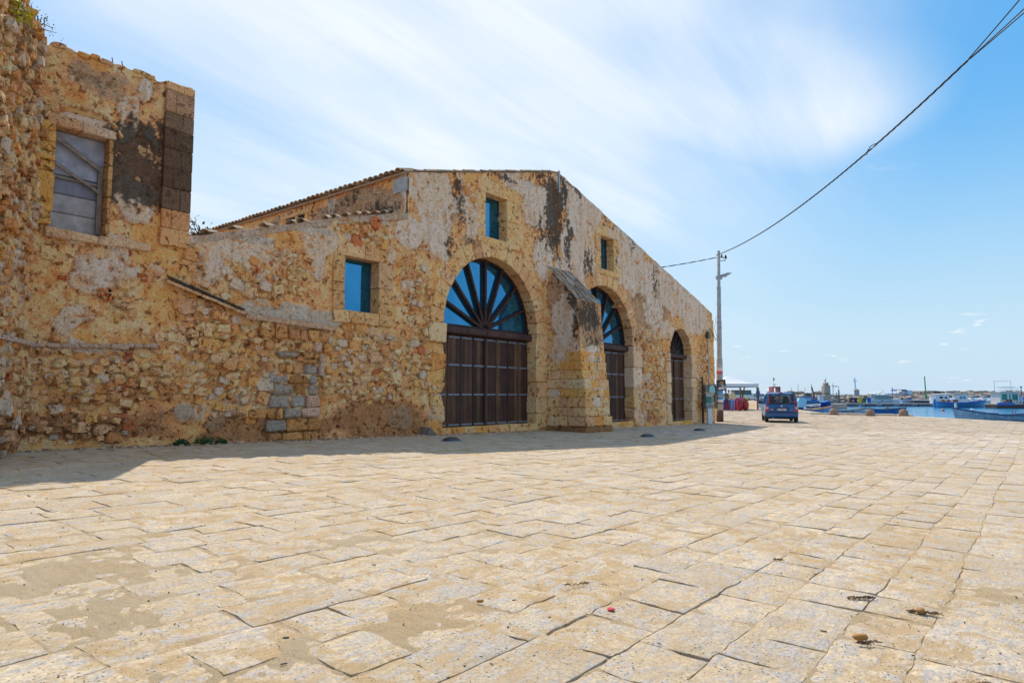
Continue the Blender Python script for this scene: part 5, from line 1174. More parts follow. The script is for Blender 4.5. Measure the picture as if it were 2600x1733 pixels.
def person(loc, rz, shirt, trousers, skin, hair, label, arm=((.25, .02, 1.16), (.24, .12, .92)), arm2=((-.25, .02, 1.16), (-.24, .10, .92)), step=.05, bend=0.0, sleeves=True):
    g = empty('person', (0, 0, 0), label, 'person')
    J = [(0, 0, .95), (0, .0, 1.12), (0, bend * .4, 1.30), (0, bend * .7, 1.43), (0, bend + .01, 1.50), (0, bend + .03, 1.60), (0, bend + .04, 1.70),
         (.17, bend * .6, 1.41), arm[0], arm[1], (-.17, bend * .6, 1.41), arm2[0], arm2[1],
         (.095, 0, .90), (.11, step, .50), (.115, step - .03, .09), (.12, step + .13, .04), (-.095, 0, .90), (-.11, -step, .50), (-.115, -step - .03, .09), (-.12, -step + .13, .04)]
    Rr = [(.15, .11), (.15, .11), (.165, .12), (.12, .09), (.052, .055), (.085, .10), (.07, .08), (.065, .065), (.05, .05), (.036, .042), (.065, .065), (.05, .05), (.036, .042),
          (.095, .1), (.065, .07), (.045, .05), (.035, .045), (.095, .1), (.065, .07), (.045, .05), (.035, .045)]
    Ed = [(0, 1), (1, 2), (2, 3), (3, 4), (4, 5), (5, 6), (3, 7), (7, 8), (8, 9), (3, 10), (10, 11), (11, 12), (0, 13), (13, 14), (14, 15), (15, 16), (0, 17), (17, 18), (18, 19), (19, 20)]
    me = bpy.data.meshes.new('tmp'); me.from_pydata(J, Ed, []); o = bpy.data.objects.new('tmp', me); COLL.objects.link(o)
    o.modifiers.new('skin', 'SKIN'); sv = me.skin_vertices[0].data
    for i, r in enumerate(Rr): sv[i].radius = r; sv[i].use_root = (i == 0)
    s = o.modifiers.new('sub', 'SUBSURF'); s.levels = 1; s.render_levels = 1
    dg = bpy.context.evaluated_depsgraph_get(); m2 = bpy.data.meshes.new_from_object(o.evaluated_get(dg)); bpy.data.objects.remove(o)
    h1, h2 = Vector(arm[1]), Vector(arm2[1]); cols = []
    for p in m2.polygons:
        c = p.center
        if c.z > 1.50: k = skin
        elif min((c - h1).length, (c - h2).length) < .10: k = skin
        elif not sleeves and min((c - Vector(arm[0])).length, (c - Vector(arm2[0])).length) < .12: k = skin
        elif c.z < .09: k = (.04, .03, .03)
        elif c.z < .94 and abs(c.x) < .22: k = trousers
        else: k = shirt
        cols.append((*k, 1))
    a = m2.attributes.new('Col', 'FLOAT_COLOR', 'FACE'); a.data.foreach_set('color', np.array(cols, np.float32).ravel()); m2.name = 'body'; m2.materials.clear()
    link_mesh('body', m2, 'skin_cloth', g, True)
    b = MB(); b.lathe([(.088, 1.655), (.092, 1.70), (.075, 1.745), (.03, 1.765)], (0, bend + .025, 0), 10, hair, 1, 1.12); b.build('hair', 'skin_cloth', g, True)
    b = MB(); b.lump((0, bend + .145, 1.63), (.014, .022, .02), random.Random(1), skin); b.build('nose', 'skin_cloth', g)
    return place(g, loc, rz)
def facing(x, y): return math.atan2(EYE.y - y, EYE.x - x) + math.pi / 2
D0 = 55.5
for xs, dd, args in ((1843.5, 54.8, dict(shirt=(.10, .095, .075), trousers=(.012, .03, .10), hair=(.10, .07, .05), label='man in dark olive jacket and navy trousers by the market stall', arm=((.24, .06, 1.18), (.10, .2, 1.05)), step=.03)),
                     (1850.5, 55.6, dict(shirt=(.66, .68, .80), trousers=(.06, .13, .20), hair=(.12, .09, .07), label='man in white shirt between two others by the market stall', step=.02)),
                     (1860.0, 54.6, dict(shirt=(.56, .42, .22), trousers=(.10, .26, .55), hair=(.16, .12, .09), label='man in cream jumper and light blue jeans beside the red jars', arm=((.27, .02, 1.2), (.2, .12, 1.0)), step=.04))):
    x, y = at(xs, dd); person((x, y, gz1(x, y)), facing(x, y) + math.pi + (-.5 if xs < 1848 else .3), skin=(.42, .22, .15), **args)
x, y = at(1924, 70); person((x, y, zat(1011, 70) - .62), facing(x, y) + math.pi + .8, (.02, .09, .35), (.06, .06, .07), (.36, .2, .14), (.05, .04, .03), 'person in blue top bending over by the parked cars', bend=.10)

def stall():
    x, y = at(1850, 60.5); z0 = gz1(x, y)
    g = empty('market_stall', (0, 0, 0), 'white peaked canopy stall on dark wooden posts beyond the pole', 'market stall')
    w, dp, h = 2.0, 1.9, 2.05
    b = MB()
    def tri(a, c, d): b.add([a, c, d], [(0, 1, 2)], (.62, .63, .66))
    ap = (0, 0, 3.05); cs = [(-w, -dp, 2.28), (w, -dp, 2.28), (w, dp, 2.28), (-w, dp, 2.28)]
    n = 6
    for k in range(4):   # concave peaked roof
        a, c = Vector(cs[k]), Vector(cs[(k + 1) % 4])
        for i in range(n):
            def q(e, s): v = Vector(ap).lerp(e, s); v.z = 2.28 + (3.05 - 2.28) * (1 - s) ** 1.35; return v
            s0, s1 = i / n, (i + 1) / n
            b.add([q(a, s0), q(a, s1), q(c, s1), q(c, s0)], [(0, 1, 2, 3)], (.62, .63, .66))
    b.build('canopy', 'fabric', g)
    b = MB()
    for k in range(4):
        a, c = Vector(cs[k]), Vector(cs[(k + 1) % 4]); b.bar(a - Vector((0, 0, .1)), c - Vector((0, 0, .1)), .03, .28, (.58, .66, .74))
    b.build('valance', 'fabric', g)
    for sx in (-1, 1):
        for sy in (-1, 1): MB().bar((sx * (w - .1), sy * (dp - .1), 0), (sx * (w - .1), sy * (dp - .1), 2.2), .1, .1, (.10, .055, .035)).build('post', 'painted', g)
    for p, q in (((w - .1, -dp + .1, 2.05), (-w + .1, -dp + .1, 2.05)), ((w - .1, -dp + .1, 2.05), (w - .1, dp - .1, 2.05)), ((.9, -dp + .1, 0), (.3, -dp + .1, 2.05)), ((.2, -dp + .1, 0), (.75, -dp + .1, 2.05)), ((-w + .1, dp - .1, 2.05), (w - .1, dp - .1, 2.05))):
        MB().bar(p, q, .09, .09, (.11, .06, .04)).build('brace', 'painted', g)
    place(g, (x, y, z0), math.radians(-47))
    # covered counter behind the people
    xx, yy = at(1850, 57.5); t = empty('market_table', (0, 0, 0), 'stall table under a magenta cloth behind the three men', 'table'); b = MB(); b.box((0, 0, .38), (1.5, .5, .76), (.36, .012, .07)); b.build('cloth', 'fabric', t)
    b = MB(); rnd = random.Random(3)
    for k in range(30): b.lump((rnd.uniform(-.7, .7), rnd.uniform(-.2, .2), .82), (.09, .09, .07), rnd, (.50, .02, .28) if k % 3 else (.10, .10, .03))
    b.build('flowers', 'foliage', t); place(t, (xx, yy, gz1(xx, yy)), math.radians(-47))
    for k, (xs, lab, fc) in enumerate(((1877.5, 'tall red jar topped with magenta flowers, nearer the men', (.55, .015, .30)), (1892, 'tall red jar topped with yellow green flowers, at the outer side', (.42, .46, .03)))):
        px, py = at(xs, 56); j = empty('flower_jar', (0, 0, 0), lab, 'flower jar', 'red jars by the stall')
        b = MB(); b.lathe([(.13, 0), (.22, .12), (.29, .42), (.27, .68), (.17, .84), (.19, .90)], (0, 0, 0), 16, (.33, .012, .03)); b.build('jar', 'painted', j, True)
        b = MB()
        for q in range(60):
            a = rnd.uniform(0, 6.28); r = rnd.uniform(0, .3) if k else rnd.uniform(0, .52); b.lump((r * math.cos(a) - (.25 if not k else 0), r * math.sin(a), .92 + rnd.uniform(-.08, .16)), (.05, .05, .04), rnd, fc if rnd.random() < .8 else (.08, .12, .02))
        b.build('flowers', 'foliage', j); place(j, (px, py, gz1(px, py)))
stall()
# ------------------------------------------------------------------ the harbour
SIDE = math.radians(-51.4)
def boat(label, xs0, xs1, ysw, depth, H=.55, B=1.7, hull=(.1, .2, .5), rim=(.6, .6, .6), inside=(.35, .36, .36), bow=1, stripe=None, rise=.45, under=None, zw=ZS, name='boat', transom=.7, group=None, heel=0.0):
    """a planked hull lying side-on between two image columns at the given distance"""
    L = (xs1 - xs0) / 1667.0 * depth
    g = empty(name, (0, 0, 0), label, 'boat', group)
    LOCAL.add(g.name)
    N = 14; ring = 6; vs = []; cols = []
    def sect(t):   # t 0 stern .. 1 bow
        bw = B / 2 * (transom + (1 - transom) * math.sin(min(1, t / .45) * math.pi / 2)) * (1 - max(0, (t - .45) / .55) ** 2.2)
        zt = H + rise * max(0, (t - .35) / .65) ** 2 + rise * .35 * max(0, (.3 - t) / .3) ** 2
        return max(bw, .015), zt
    fs = []; fc = []
    for i in range(N + 1):
        t = i / N; bw, zt = sect(t); x = -L / 2 + L * t
        rake = .0
        for k in range(ring):
            s = k / (ring - 1); y = bw * (s ** .55); z = -.25 + (zt + .25) * s ** 1.15; xx = x + (.22 * L * .25 * (s - .6) if t == 1 else (.10 * L * .25 * (s - .6) * t))
            vs.append((xx * bow, y, z))
    M = (N + 1) * ring
    vs2 = [(x, -y, z) for x, y, z in vs]
    b = MB(); av = vs + vs2
    uc = under or hull
    for i in range(N):
        for k in range(ring - 1):
            q = (i * ring + k, (i + 1) * ring + k, (i + 1) * ring + k + 1, i * ring + k + 1)
            c = uc if k < 1 else (stripe if (stripe and k == ring - 2) else hull)
            fs.append((q[::-1] if bow > 0 else q, c)); fs.append((tuple(M + j for j in (q if bow > 0 else q[::-1])), c))
    for k in range(ring - 1): fs.append(((k, k + 1, M + k + 1, M + k), hull))
    n0 = len(b.v); b.v += av; b.f += [f for f, _ in fs]; b.c += [c for _, c in fs]
    b.build('hull', 'weathered_paint', g)
    b = MB(); top = [(vs[i * ring + ring - 1]) for i in range(N + 1)]
    b.tube(top, .045, 6, rim); b.tube([(x, -y, z) for x, y, z in top], .045, 6, rim); b.bar(top[0], (top[0][0], -top[0][1], top[0][2]), .08, .08, rim); b.build('gunwale', 'weathered_paint', g)
    b = MB(); fl = [(x * .96, y * .9, max(.1, z - .28)) for x, y, z in top]; v2 = fl + [(x, -y, z) for x, y, z in fl]; b.add(v2, [(i, i + 1, N + 1 + i + 1, N + 1 + i) for i in range(N)], inside); b.build('deck', 'weathered_paint', g)
    for t in (.25, .5, .72):
        bw, zt = sect(t); x = (-L / 2 + L * t) * bow; MB().box((x, 0, zt - .10), (.2, bw * 1.9, .05), rim).build('thwart', 'weathered_paint', g)
    g['_L'] = L
    xm, ym = at((xs0 + xs1) / 2, depth); place(g, (xm, ym, zw), SIDE + heel)
    del g['_L']
    return g, L
def boxy(g, name, x0, x1, w, z0, z1, col, slope=0.0, mat='painted', win=None, wcol=(.03, .06, .09)):
    b = MB(); b.prism([(x0, z0), (x1, z0), (x1 - slope, z1), (x0 + slope * .4, z1)], 'y', -w / 2, w / 2, col); p = b.build(name, mat, g)
    if win:
        for a, c, e, f in win:
            for s in (-1, 1): MB().box(((a + c) / 2, s * (w / 2 + .006), (e + f) / 2), (c - a, .012, f - e), wcol).build('window', 'painted', p)
    return p
def outboard(g, x, z):
    b = MB(); b.block(x - .16, x + .16, -.13, .13, z + .1, z + .5, random.Random(3), .06, .005, (.03, .03, .035)); b.box((x, 0, z - .25), (.10, .08, .8), (.04, .04, .045)); b.build('outboard_motor', 'painted', g)

def bollards():
    src = None
    for k, (x, y, lab) in enumerate(((48.3, -.95, 'leftmost of the three stone bollards, beside the raised kerb'), (46.9, -3.4, 'stone bollard at the left end of the worn blue boat'), (47.9, -5.1, 'stone bollard at the right end of the worn blue boat'))):
        g = empty('bollard', (x, y, gz1(x, y)), lab, 'bollard', 'stone bollards along the quay')
        rnd = random.Random(k); b = MB(); b.lathe([(.27, -.02), (.28, .08), (.265, .26), (.23, .36), (.13, .42), (.03, .44)], (x, y, gz1(x, y)), 12, (.20, .19, .16)); b.build('post', 'masonry', g, True)
        b = MB(); b.tube([(x - .12, y - .1, gz1(x, y) + .46), (x, y, gz1(x, y) + .52), (x + .12, y + .1, gz1(x, y) + .46)], .025, 6); b.build('mooring_ring', 'rusty_iron', g)
bollards()

def near_boats():
    g, L = boat('worn blue rowing boat lying between two bollards, paint flaking', 2205, 2298, 0, 53, H=.78, B=1.5, hull=(.02, .13, .34), rim=(.03, .10, .20), rise=.18, transom=.5)
    b = MB(); b.box((0, .1, .9), (.3, .3, .12), (.3, .25, .2)); b.build('net_pile', 'fabric', g)
    g, L = boat('grey rowing boat with navy rim moored at the right edge of the quay', 2421, 2640, 0, 46, H=.55, B=1.7, hull=(.40, .42, .47), rim=(.02, .04, .13), bow=-1, rise=.5, under=(.05, .09, .22), inside=(.5, .5, .5))
    b = MB(); b.box((-L / 2 + .12, 0, 1.15), (.12, .12, .45), (.62, .60, .62)); b.build('stem_post', 'weathered_paint', g)
    for x in (1.2, 1.4, 2.3, 2.5): MB().tube([(x - .55, -.5, .6), (x - .55, -.5, .95)], .03, 5, (.2, .2, .25)).build('thole_pin', 'weathered_paint', g)
    MB().bar((-1.2, 0, .72), (.2, .2, .66), .12, .04, (.03, .10, .30)).build('oar', 'weathered_paint', g)
    g, L = boat('pale blue rowing boat with orange rim behind the car', 2022, 2110, 0, 60, H=.62, B=1.5, hull=(.16, .36, .58), rim=(.48, .22, .10), rise=.3)
    b = MB(); b.box((.3, 0, .62), (.8, .4, .1), (.4, .55, .65)); b.build('cover', 'fabric', g)
    g, L = boat('small white and blue motor dinghy beyond the first bollard', 2108, 2196, 0, 62, H=.42, B=1.6, hull=(.16, .30, .48), rim=(.05, .06, .08), stripe=(.7, .72, .74), rise=.3, inside=(.6, .62, .63))
    b = MB()
    for x in (-.6, .7): b.tube([(x, .55, .45), (x + .08, .55, .8), (x + .8, .5, .85), (x + .95, .45, .5)], .02, 5, (.3, .32, .34))
    b.build('rail', 'galvanised', g)
    g, L = boat('white and red striped boat moored stern first beside dark blue hull', 2040, 2082, 0, 78, H=.62, B=1.8, hull=(.62, .66, .70), rim=(.55, .6, .64), stripe=(.30, .03, .04), rise=.25, under=(.12, .10, .08))
    b = MB(); b.box((-.3, -.92, .35), (.22, .02, .16), (.75, .5, .02)); b.build('number_patch', 'painted', g); MB().bar((-.9, 0, .7), (.9, .1, .85), .5, .1, (.55, .58, .6)).build('locker', 'painted', g)
    g, L = boat('dark blue hull with red waterline stripe beside the stone tower', 2071, 2109, 0, 86, H=.95, B=2.2, hull=(.012, .05, .25), rim=(.02, .06, .22), rise=.25, under=(.35, .02, .05))
    MB().bar((-1.0, 0, .8), (.6, .0, 1.15), 1.2, .12, (.02, .16, .48)).build('tarpaulin', 'fabric', g)
    g, L = boat('blue fishing boat piled with gear under a slanting pole', 2005, 2078, 0, 83, H=.9, B=2.4, hull=(.02, .09, .24), rim=(.05, .2, .45), rise=.4, inside=(.03, .12, .30))
    boxy(g, 'wheelhouse', -.3, .9, 1.3, .7, 1.75, (.03, .12, .32), .15, win=[(.0, .6, 1.2, 1.6)], wcol=(.3, .42, .5))
    MB().tube([(-1.9, -.3, .7), (.9, -.3, 1.75)], .05, 6, (.50, .36, .22)).build('pole', 'painted', g)
    MB().tube([(1.35, 0, .6), (1.25, 0, 2.0), (1.0, 0, 3.0)], [.12, .10, .08], 7, (.22, .05, .06)).build('mast', 'painted', g); MB().tube([(1.0, 0, 3.0), (.98, 0, 3.35)], .02, 5, (.1, .1, .1)).build('mast_tip', 'painted', g)
    for k in range(4): MB().tube([(-1.6 + k * .85, .2, .8), (-1.45 + k * .85, .2, 2.9 + .4 * (k % 2))], .026, 4, (.16, .18, .2)).build('fishing_rod', 'painted', g)
    rnd = random.Random(4); b = MB()
    for k in range(14): b.lump((rnd.uniform(-1.5, 1.4), rnd.uniform(-.5, .5), .95 + rnd.uniform(0, .3)), (.22, .22, .16), rnd, rnd.choice([(.02, .15, .45), (.03, .22, .5), (.02, .05, .12), (.1, .1, .12)]))
    b.build('fishing_gear', 'fabric', g)
    for x0, x1 in ((-2.0, .5), (.6, 3.0)): pass
    # tarpaulin covered outboard in front of it
    x, y = at(2035, 58); g = empty('covered_outboard', (0, 0, 0), 'outboard motor wrapped in a pale blue cover beside the car mirror', 'outboard motor'); b = MB(); b.prism([(-.28, 0), (.28, 0), (.36, .62), (.26, .80), (-.26, .80), (-.36, .55)], 'y', -.2, .2, (.32, .60, .74)); b.build('cover', 'fabric', g); MB().box((0, .25, -.05), (.5, .1, .9), (.1, .12, .14)).build('bracket', 'painted', g); place(g, (x, y, zat(1033, 58)), SIDE)
    # boats left of the car
    g, L = boat('turquoise blue rowing boat with white rim drawn up left of the car', 1931, 1962, 0, 64, H=.75, B=1.5, hull=(.02, .26, .55), rim=(.62, .68, .70), rise=.25, zw=-1.42, heel=.4)
    g, L = boat('navy blue boat with white stripe lying behind the sand bank', 1908, 1938, 0, 74, H=1.0, B=1.8, hull=(.015, .05, .18), rim=(.4, .45, .5), stripe=(.02, .10, .32), rise=.2, zw=-1.45)
    g, L = boat('small white boat at the foot of the car, bow to the right', 1928, 1962, 0, 60, H=.35, B=1.3, hull=(.66, .66, .66), rim=(.5, .5, .5), rise=.15, zw=-1.32)
    g, L = boat('white trailer boat behind the red jars', 1893, 1912, 0, 70, H=.6, B=1.6, hull=(.62, .64, .66), rim=(.3, .32, .34), rise=.1, zw=-1.25)
    # boat with red arched cabin
    g, L = boat('blue boat with red arched cabin and flag seen over the car roof', 1950, 1985, 0, 84, H=1.0, B=2.2, hull=(.02, .07, .22), rim=(.1, .2, .4), rise=.2)
    b = MB()
    b.box((-.42, 0, 1.95), (.16, 1.2, 2.0), (.34, .03, .035)); b.box((.42, 0, 1.95), (.18, 1.2, 2.0), (.34, .03, .035)); b.box((0, 0, 2.92), (.98, 1.2, .16), (.34, .03, .035)); b.box((0, 0, 1.2), (.8, 1.15, .5), (.30, .03, .035)); b.build('cabin_frame', 'painted', g)
    b = MB(); b.box((.05, 0, 1.9), (.14, .3, .8), (.3, .04, .04)); b.build('helm_seat', 'painted', g)
    b = MB(); b.tube([(0, 0, 2.98), (0, 0, 3.25)], .03, 5, (.3, .3, .3)); b.tube([(-.2, 0, 3.3), (0, 0, 3.18), (.2, 0, 3.32)], .04, 5, (.15, .2, .25)); b.build('lamp_bracket', 'painted', g)
    b = MB(); b.tube([(-.1, 0, 3.0), (-.16, 0, 4.2)], .025, 4, (.4, .4, .4)); fl = b.build('flag_pole', 'painted', g)
    for k, c in enumerate(((.05, .30, .12), (.7, .7, .7), (.5, .05, .05))): MB().box((-.14 + .07 * k, 0, 3.95), (.07, .015, .34), c).build('flag', 'fabric', fl)
    MB().box((1.45, 0, 2.25), (.45, .3, .16), (.62, .05, .02)).build('life_ring', 'painted', g); MB().tube([(1.45, 0, 1.0), (1.45, 0, 2.2)], .04, 5, (.3, .3, .3)).build('life_ring_post', 'painted', g); MB().tube([(1.4, 0, 2.3), (2.6, 0, 2.32)], .05, 5, (.12, .10, .08)).build('boom', 'painted', g)
near_boats()

def inner_harbour():
    rnd = random.Random(12)
    # long dark booms left of the tower
    for a, c, yy, lab in ((2010, 2042, 998.6, 'short dark horizontal pole behind the car'), (2042, 2107, 998.8, 'long dark horizontal boom ending at the stone tower')):
        p = at(a, 88); q = at(c, 88); z = zat(yy, 88); g = empty('mooring_boom', (p[0], p[1], z), lab, 'boom'); MB().tube([(*p, z), (*q, z)], .06, 6, (.05, .04, .035)).build('pole', 'painted', g)
        m = at((a + c) / 2, 88); MB().tube([(*m, z), (*m, ZS)], .05, 6, (.05, .04, .035)).build('support', 'painted', g)
    # stone tower with lamp on top at the root of the pontoon
    g = empty('stone_tower', (0, 0, 0), 'squat grey stone pillar with white cabinet and lamp at the pontoon root', 'tower')
    S = 1.0; w = 15 / 1667 * 92
    b = MB(); b.block(-w / 2, w / 2, -.5, .5, .3, 2.95, rnd, .05, .02, (.30, .31, .29)); b.build('body', 'masonry', g)
    b = MB(); b.block(-w * .27, w * .27, -.4, .4, 2.95, 3.3, rnd, .04, .02, (.24, .24, .23)); b.build('cap', 'masonry', g)
    b = MB(); b.tube([(0, 0, 3.3), (-.05, 0, 3.75), (.08, 0, 3.9)], .05, 6, (.05, .05, .06)); b.box((-.12, 0, 3.55), (.2, .1, .1), (.05, .05, .06)); b.build('lamp', 'painted', g)
    b = MB(); b.box((-w / 2 - .38, 0, 1.05), (.66, .6, .95), (.55, .58, .66)); b.build('cabinet', 'painted', g)
    for k in (0, 1): MB().tube([(-w / 2, 0, 2.8 - k * .35), (-w / 2 - .75, 0, 2.05 - k * .1)], .02, 4, (.2, .2, .22)).build('stay', 'painted', g)
    MB().tube([(w / 2 + .06, 0, .5), (w / 2 + .06, 0, 2.4)], .06, 6, (.04, .05, .05)).build('pipe', 'painted', g)
    b = MB(); b.block(-1.3, 2.4, -1, 1, -.6, .35, rnd, .06, .03, (.33, .32, .30)); b.build('plinth', 'masonry', g)
    x, y = at(2098, 92); place(g, (x, y, ZS + .35), SIDE)
    # gantry posts
    g = empty('gangway_frame', (0, 0, 0), 'thin grey gangway frame with two posts and small lights', 'frame'); b = MB()
    for x0, t, r in ((-.40, 1.65, .05), (.42, 1.25, .04)): b.tube([(x0, 0, -2.0), (x0, 0, t)], r, 6, (.30, .34, .38))
    b.tube([(-.45, 0, 1.2), (.48, 0, 1.2)], .03, 5, (.30, .34, .38)); b.tube([(-1, 0, .15), (3, 0, .05)], .02, 4, (.4, .42, .45)); b.build('frame', 'painted', g)
    MB().tube([(.42, 0, -1.2), (.42, 0, .7)], .10, 6, (.16, .08, .09)).build('post', 'painted', g); MB().tube([(.1, 0, -1.3), (.1, 0, .35)], .07, 6, (.18, .2, .22)).build('post', 'painted', g)
    for x0 in (-.30, .05): MB().box((x0, 0, 1.27), (.14, .1, .12), (.06, .05, .06)).build('light', 'painted', g)
    x, y = at(2123, 95); place(g, (x, y, 0), SIDE)
    # floating pontoon
    g = empty('pontoon', (0, 0, 0), 'long low floating pontoon carrying the row of bins', 'pontoon'); dp = 112; sc_ = dp / 1667
    L0, L1 = (2096 - 2236) * sc_, (2420 - 2236) * sc_
    b = MB(); b.box(((L0 + L1) / 2, 0, .46), (L1 - L0, 2.2, .14), (.38, .36, .33)); b.build('deck', 'weathered_paint', g)
    x = L0 + .3
    while x < L1 - 2.2:
        MB().box((x + .9, 0, .16), (1.8, 2.0, .42), (.10, .095, .12)).build('float', 'painted', g); MB().box((x + 2.35, -.6, .27), (1.0, .6, .22), (.42, .52, .62)).build('float', 'painted', g); x += 3.0
    for k in range(7): MB().tube([(L0 + 2 + k * 3.3, -.9, .5), (L0 + 2 + k * 3.3, -.9, .72)], .06, 6, (.2, .2, .2)).build('cleat', 'painted', g)
    x, y = at(2236, dp); place(g, (x, y, ZS), SIDE)
    # five recycling bins
    first = None
    for xs, c, lab in ((2160, (.10, .03, .05), 'maroon wheeled bin, first in the row on the pontoon'), (2171.5, (.012, .03, .07), 'navy wheeled bin between the maroon and yellow ones'), (2183, (.72, .47, .01), 'yellow wheeled bin on the pontoon'), (2194.5, (.02, .12, .07), 'dark green wheeled bin on the pontoon'), (2206, (.02, .09, .45), 'bright blue wheeled bin, last in the row on the pontoon')):
        h = empty('wheeled_bin', (0, 0, 0), lab, 'bin', 'coloured bins on the pontoon')
        b = MB(); b.chbox(lambda u, v, w_: (u * (.22 + .05 * w_), v * (.22 + .05 * w_), .46 + w_ * .4), (.08, .08, .05), c); b.build('body', 'painted', h)
        b = MB(); b.block(-.30, .30, -.31, .31, .86, .93, random.Random(1), .02, .003, tuple(min(1, q * 1.15) for q in c)); b.build('lid', 'painted', h)
        for s in (-1, 1):
            b = MB(); b.tube([(s * .2, .2, .09), (s * .26, .2, .09)], .09, 8); b.build('wheel', 'rubber', h)
        x, y = at(xs, 112.0); place(h, (x, y, ZS + .53), SIDE)
    # motor yacht behind the pontoon
    g, L = boat('white motor yacht with raked cabin moored behind the bins', 2198, 2284, 0, 119, H=1.08, B=2.6, hull=(.56, .62, .66), rim=(.80, .80, .78), stripe=(.74, .75, .72), rise=.25, bow=1, name='motor_yacht', transom=.85)
    boxy(g, 'cabin', -2.1, 1.7, 1.8, 1.0, 1.95, (.16, .24, .28), 1.1, 'painted')
    b = MB(); b.bar((-2.3, 0, 2.15), (-.3, 0, 2.40), 1.6, .10, (.72, .71, .68)); b.bar((-1.7, .6, 1.3), (-.6, .6, 2.3), .06, .08, (.5, .5, .5)); b.bar((-1.7, -.6, 1.3), (-.6, -.6, 2.3), .06, .08, (.5, .5, .5)); b.build('hard_top', 'painted', g)
    MB().tube([(.1, 0, 2.3), (.1, 0, 2.8)], .04, 5, (.3, .3, .3)).build('radar_mast', 'painted', g)
    for x0 in (-.8, .8): MB().box((x0, -1.315, .92), (.28, .03, .12), (.03, .03, .04)).build('porthole', 'painted', g)
    # small boats and engines along the pontoon
    g, L = boat('small white and navy motorboat right of the yacht on the pontoon', 2286, 2332, 0, 120, H=.9, B=1.8, hull=(.40, .46, .55), rim=(.6, .64, .68), rise=.3)
    boxy(g, 'console', -.5, .3, .8, .8, 1.5, (.05, .10, .25), .2); outboard(g, -1.35, .9)
    g, L = boat('low white boat with dark side under the green mast', 2318, 2368, 0, 118, H=.95, B=1.8, hull=(.07, .05, .06), rim=(.62, .63, .64), rise=.15)
    boxy(g, 'cushion', -1.2, -.9, .6, .9, 1.25, (.6, .6, .62)); outboard(g, 1.5, .9)
    # green channel mast
    x, y = at(2352, 135); g = empty('green_mast', (x, y, ZS), 'tall bright green navigation mast rising above the breakwater', 'mast'); tx, ty = at(2350, 135); MB().tube([(x, y, ZS), (tx, ty, zat(955, 135))], [.13, .10], 8, (.01, .30, .10)).build('pole', 'painted', g); MB().tube([(x, y, -.6), (x, y, .0)], .22, 8, (.01, .22, .07)).build('base', 'painted', g)
    # white day boat with cabin
    g, L = boat('white cabin boat moored behind the blue fishing boat', 2366, 2412, 0, 112, H=1.0, B=2.2, hull=(.66, .68, .72), rim=(.74, .74, .74), rise=.3)
    boxy(g, 'cabin', -1.5, 1.1, 1.7, .9, 1.95, (.70, .70, .72), .35, win=[(-.8, -.2, 1.35, 1.7), (.1, .5, 1.3, 1.65)])
    MB().bar((-1.75, 0, 2.02), (.9, 0, 2.12), 1.8, .09, (.74, .73, .70)).build('cabin_roof', 'painted', g)
    # traditional blue fishing boat
    g, L = boat('traditional sky blue wooden fishing boat with small white wheelhouse', 2373, 2500, 0, 100, H=.78, B=2.3, hull=(.10, .34, .60), rim=(.02, .14, .46), stripe=(.05, .22, .48), rise=.35, bow=1, under=(.25, .03, .03), transom=.45, name='fishing_boat')
    MB().block(-L / 2 - .15, -L / 2 + .12, -.07, .07, -.1, 1.35, rnd, .03, .01, (.02, .17, .55)).build('rudder_post', 'weathered_paint', g)
    for z in (.35, .58): MB().bar((-L / 2 + .4, -1.02, z), (L / 2 - 1.2, -.98, z + .08), .04, .05, (.015, .10, .34)).build('rubbing_strake', 'weathered_paint', g)
    boxy(g, 'wheelhouse', -.7, .95, 1.3, .7, 1.95, (.66, .72, .78), .22, win=[(-.45, .0, 1.35, 1.75), (.1, .5, 1.35, 1.75)], wcol=(.10, .25, .34))
    MB().bar((-1.75, 0, 2.2), (1.1, 0, 2.05), 1.4, .10, (.72, .70, .66)).build('awning', 'fabric', g)
    for x0 in (-1.4, -.2): MB().tube([(x0, .5, .7), (x0, .5, 1.75)], .025, 5, (.4, .4, .4)).build('awning_post', 'painted', g)
    MB().tube([(-.6, 0, 1.7), (-.6, 0, 2.6)], .03, 5, (.15, .15, .2)).build('mast', 'painted', g); MB().box((-.6, 0, 2.55), (.22, .05, .08), (.2, .3, .5)).build('mast_light', 'painted', g)
    b = MB()
    for k, c in enumerate(((.30, .16, .08), (.45, .40, .33), (.45, .08, .05), (.6, .6, .58), (.1, .12, .15), (.5, .15, .1))): b.lump((-2.9 + k * .42, -.4, 1.05), (.24, .24, .22), rnd, c)
    b.build('crates_and_nets', 'fabric', g)
    # cluster of white motorboats further right
    for xs0, xs1, lab, c in ((2448, 2482, 'white open motorboat with seats beyond the fishing boat', (.64, .66, .68)), (2470, 2520, 'white motorboat with red cushion nearer the pontoon boat', (.66, .66, .66))):
        g, L = boat(lab, xs0, xs1, 0, 116, H=.85, B=1.9, hull=c, rim=(.72, .72, .70), rise=.3); boxy(g, 'console', -.4, .5, 1.0, .8, 1.55, (.62, .64, .66), .25); boxy(g, 'cushion', -1.0, -.5, .9, .8, 1.1, (.42, .05, .06)); outboard(g, -L / 2 + .1, .7)
        MB().bar((-.3, .0, 1.75), (.7, 0, 1.8), 1.0, .06, (.68, .66, .62)).build('sunshade', 'fabric', g)
    # pontoon boat with upper deck
    g = empty('houseboat', (0, 0, 0), 'flat pontoon boat with glazed cabin and railed upper deck at far right', 'boat'); dp = 96; k_ = dp / 1667
    W = 72 * k_
    b = MB(); b.block(-W / 2, W / 2, -1.3, 1.3, -.1, .55, rnd, .1, .01, (.07, .045, .05)); b.build('hull', 'weathered_paint', g)
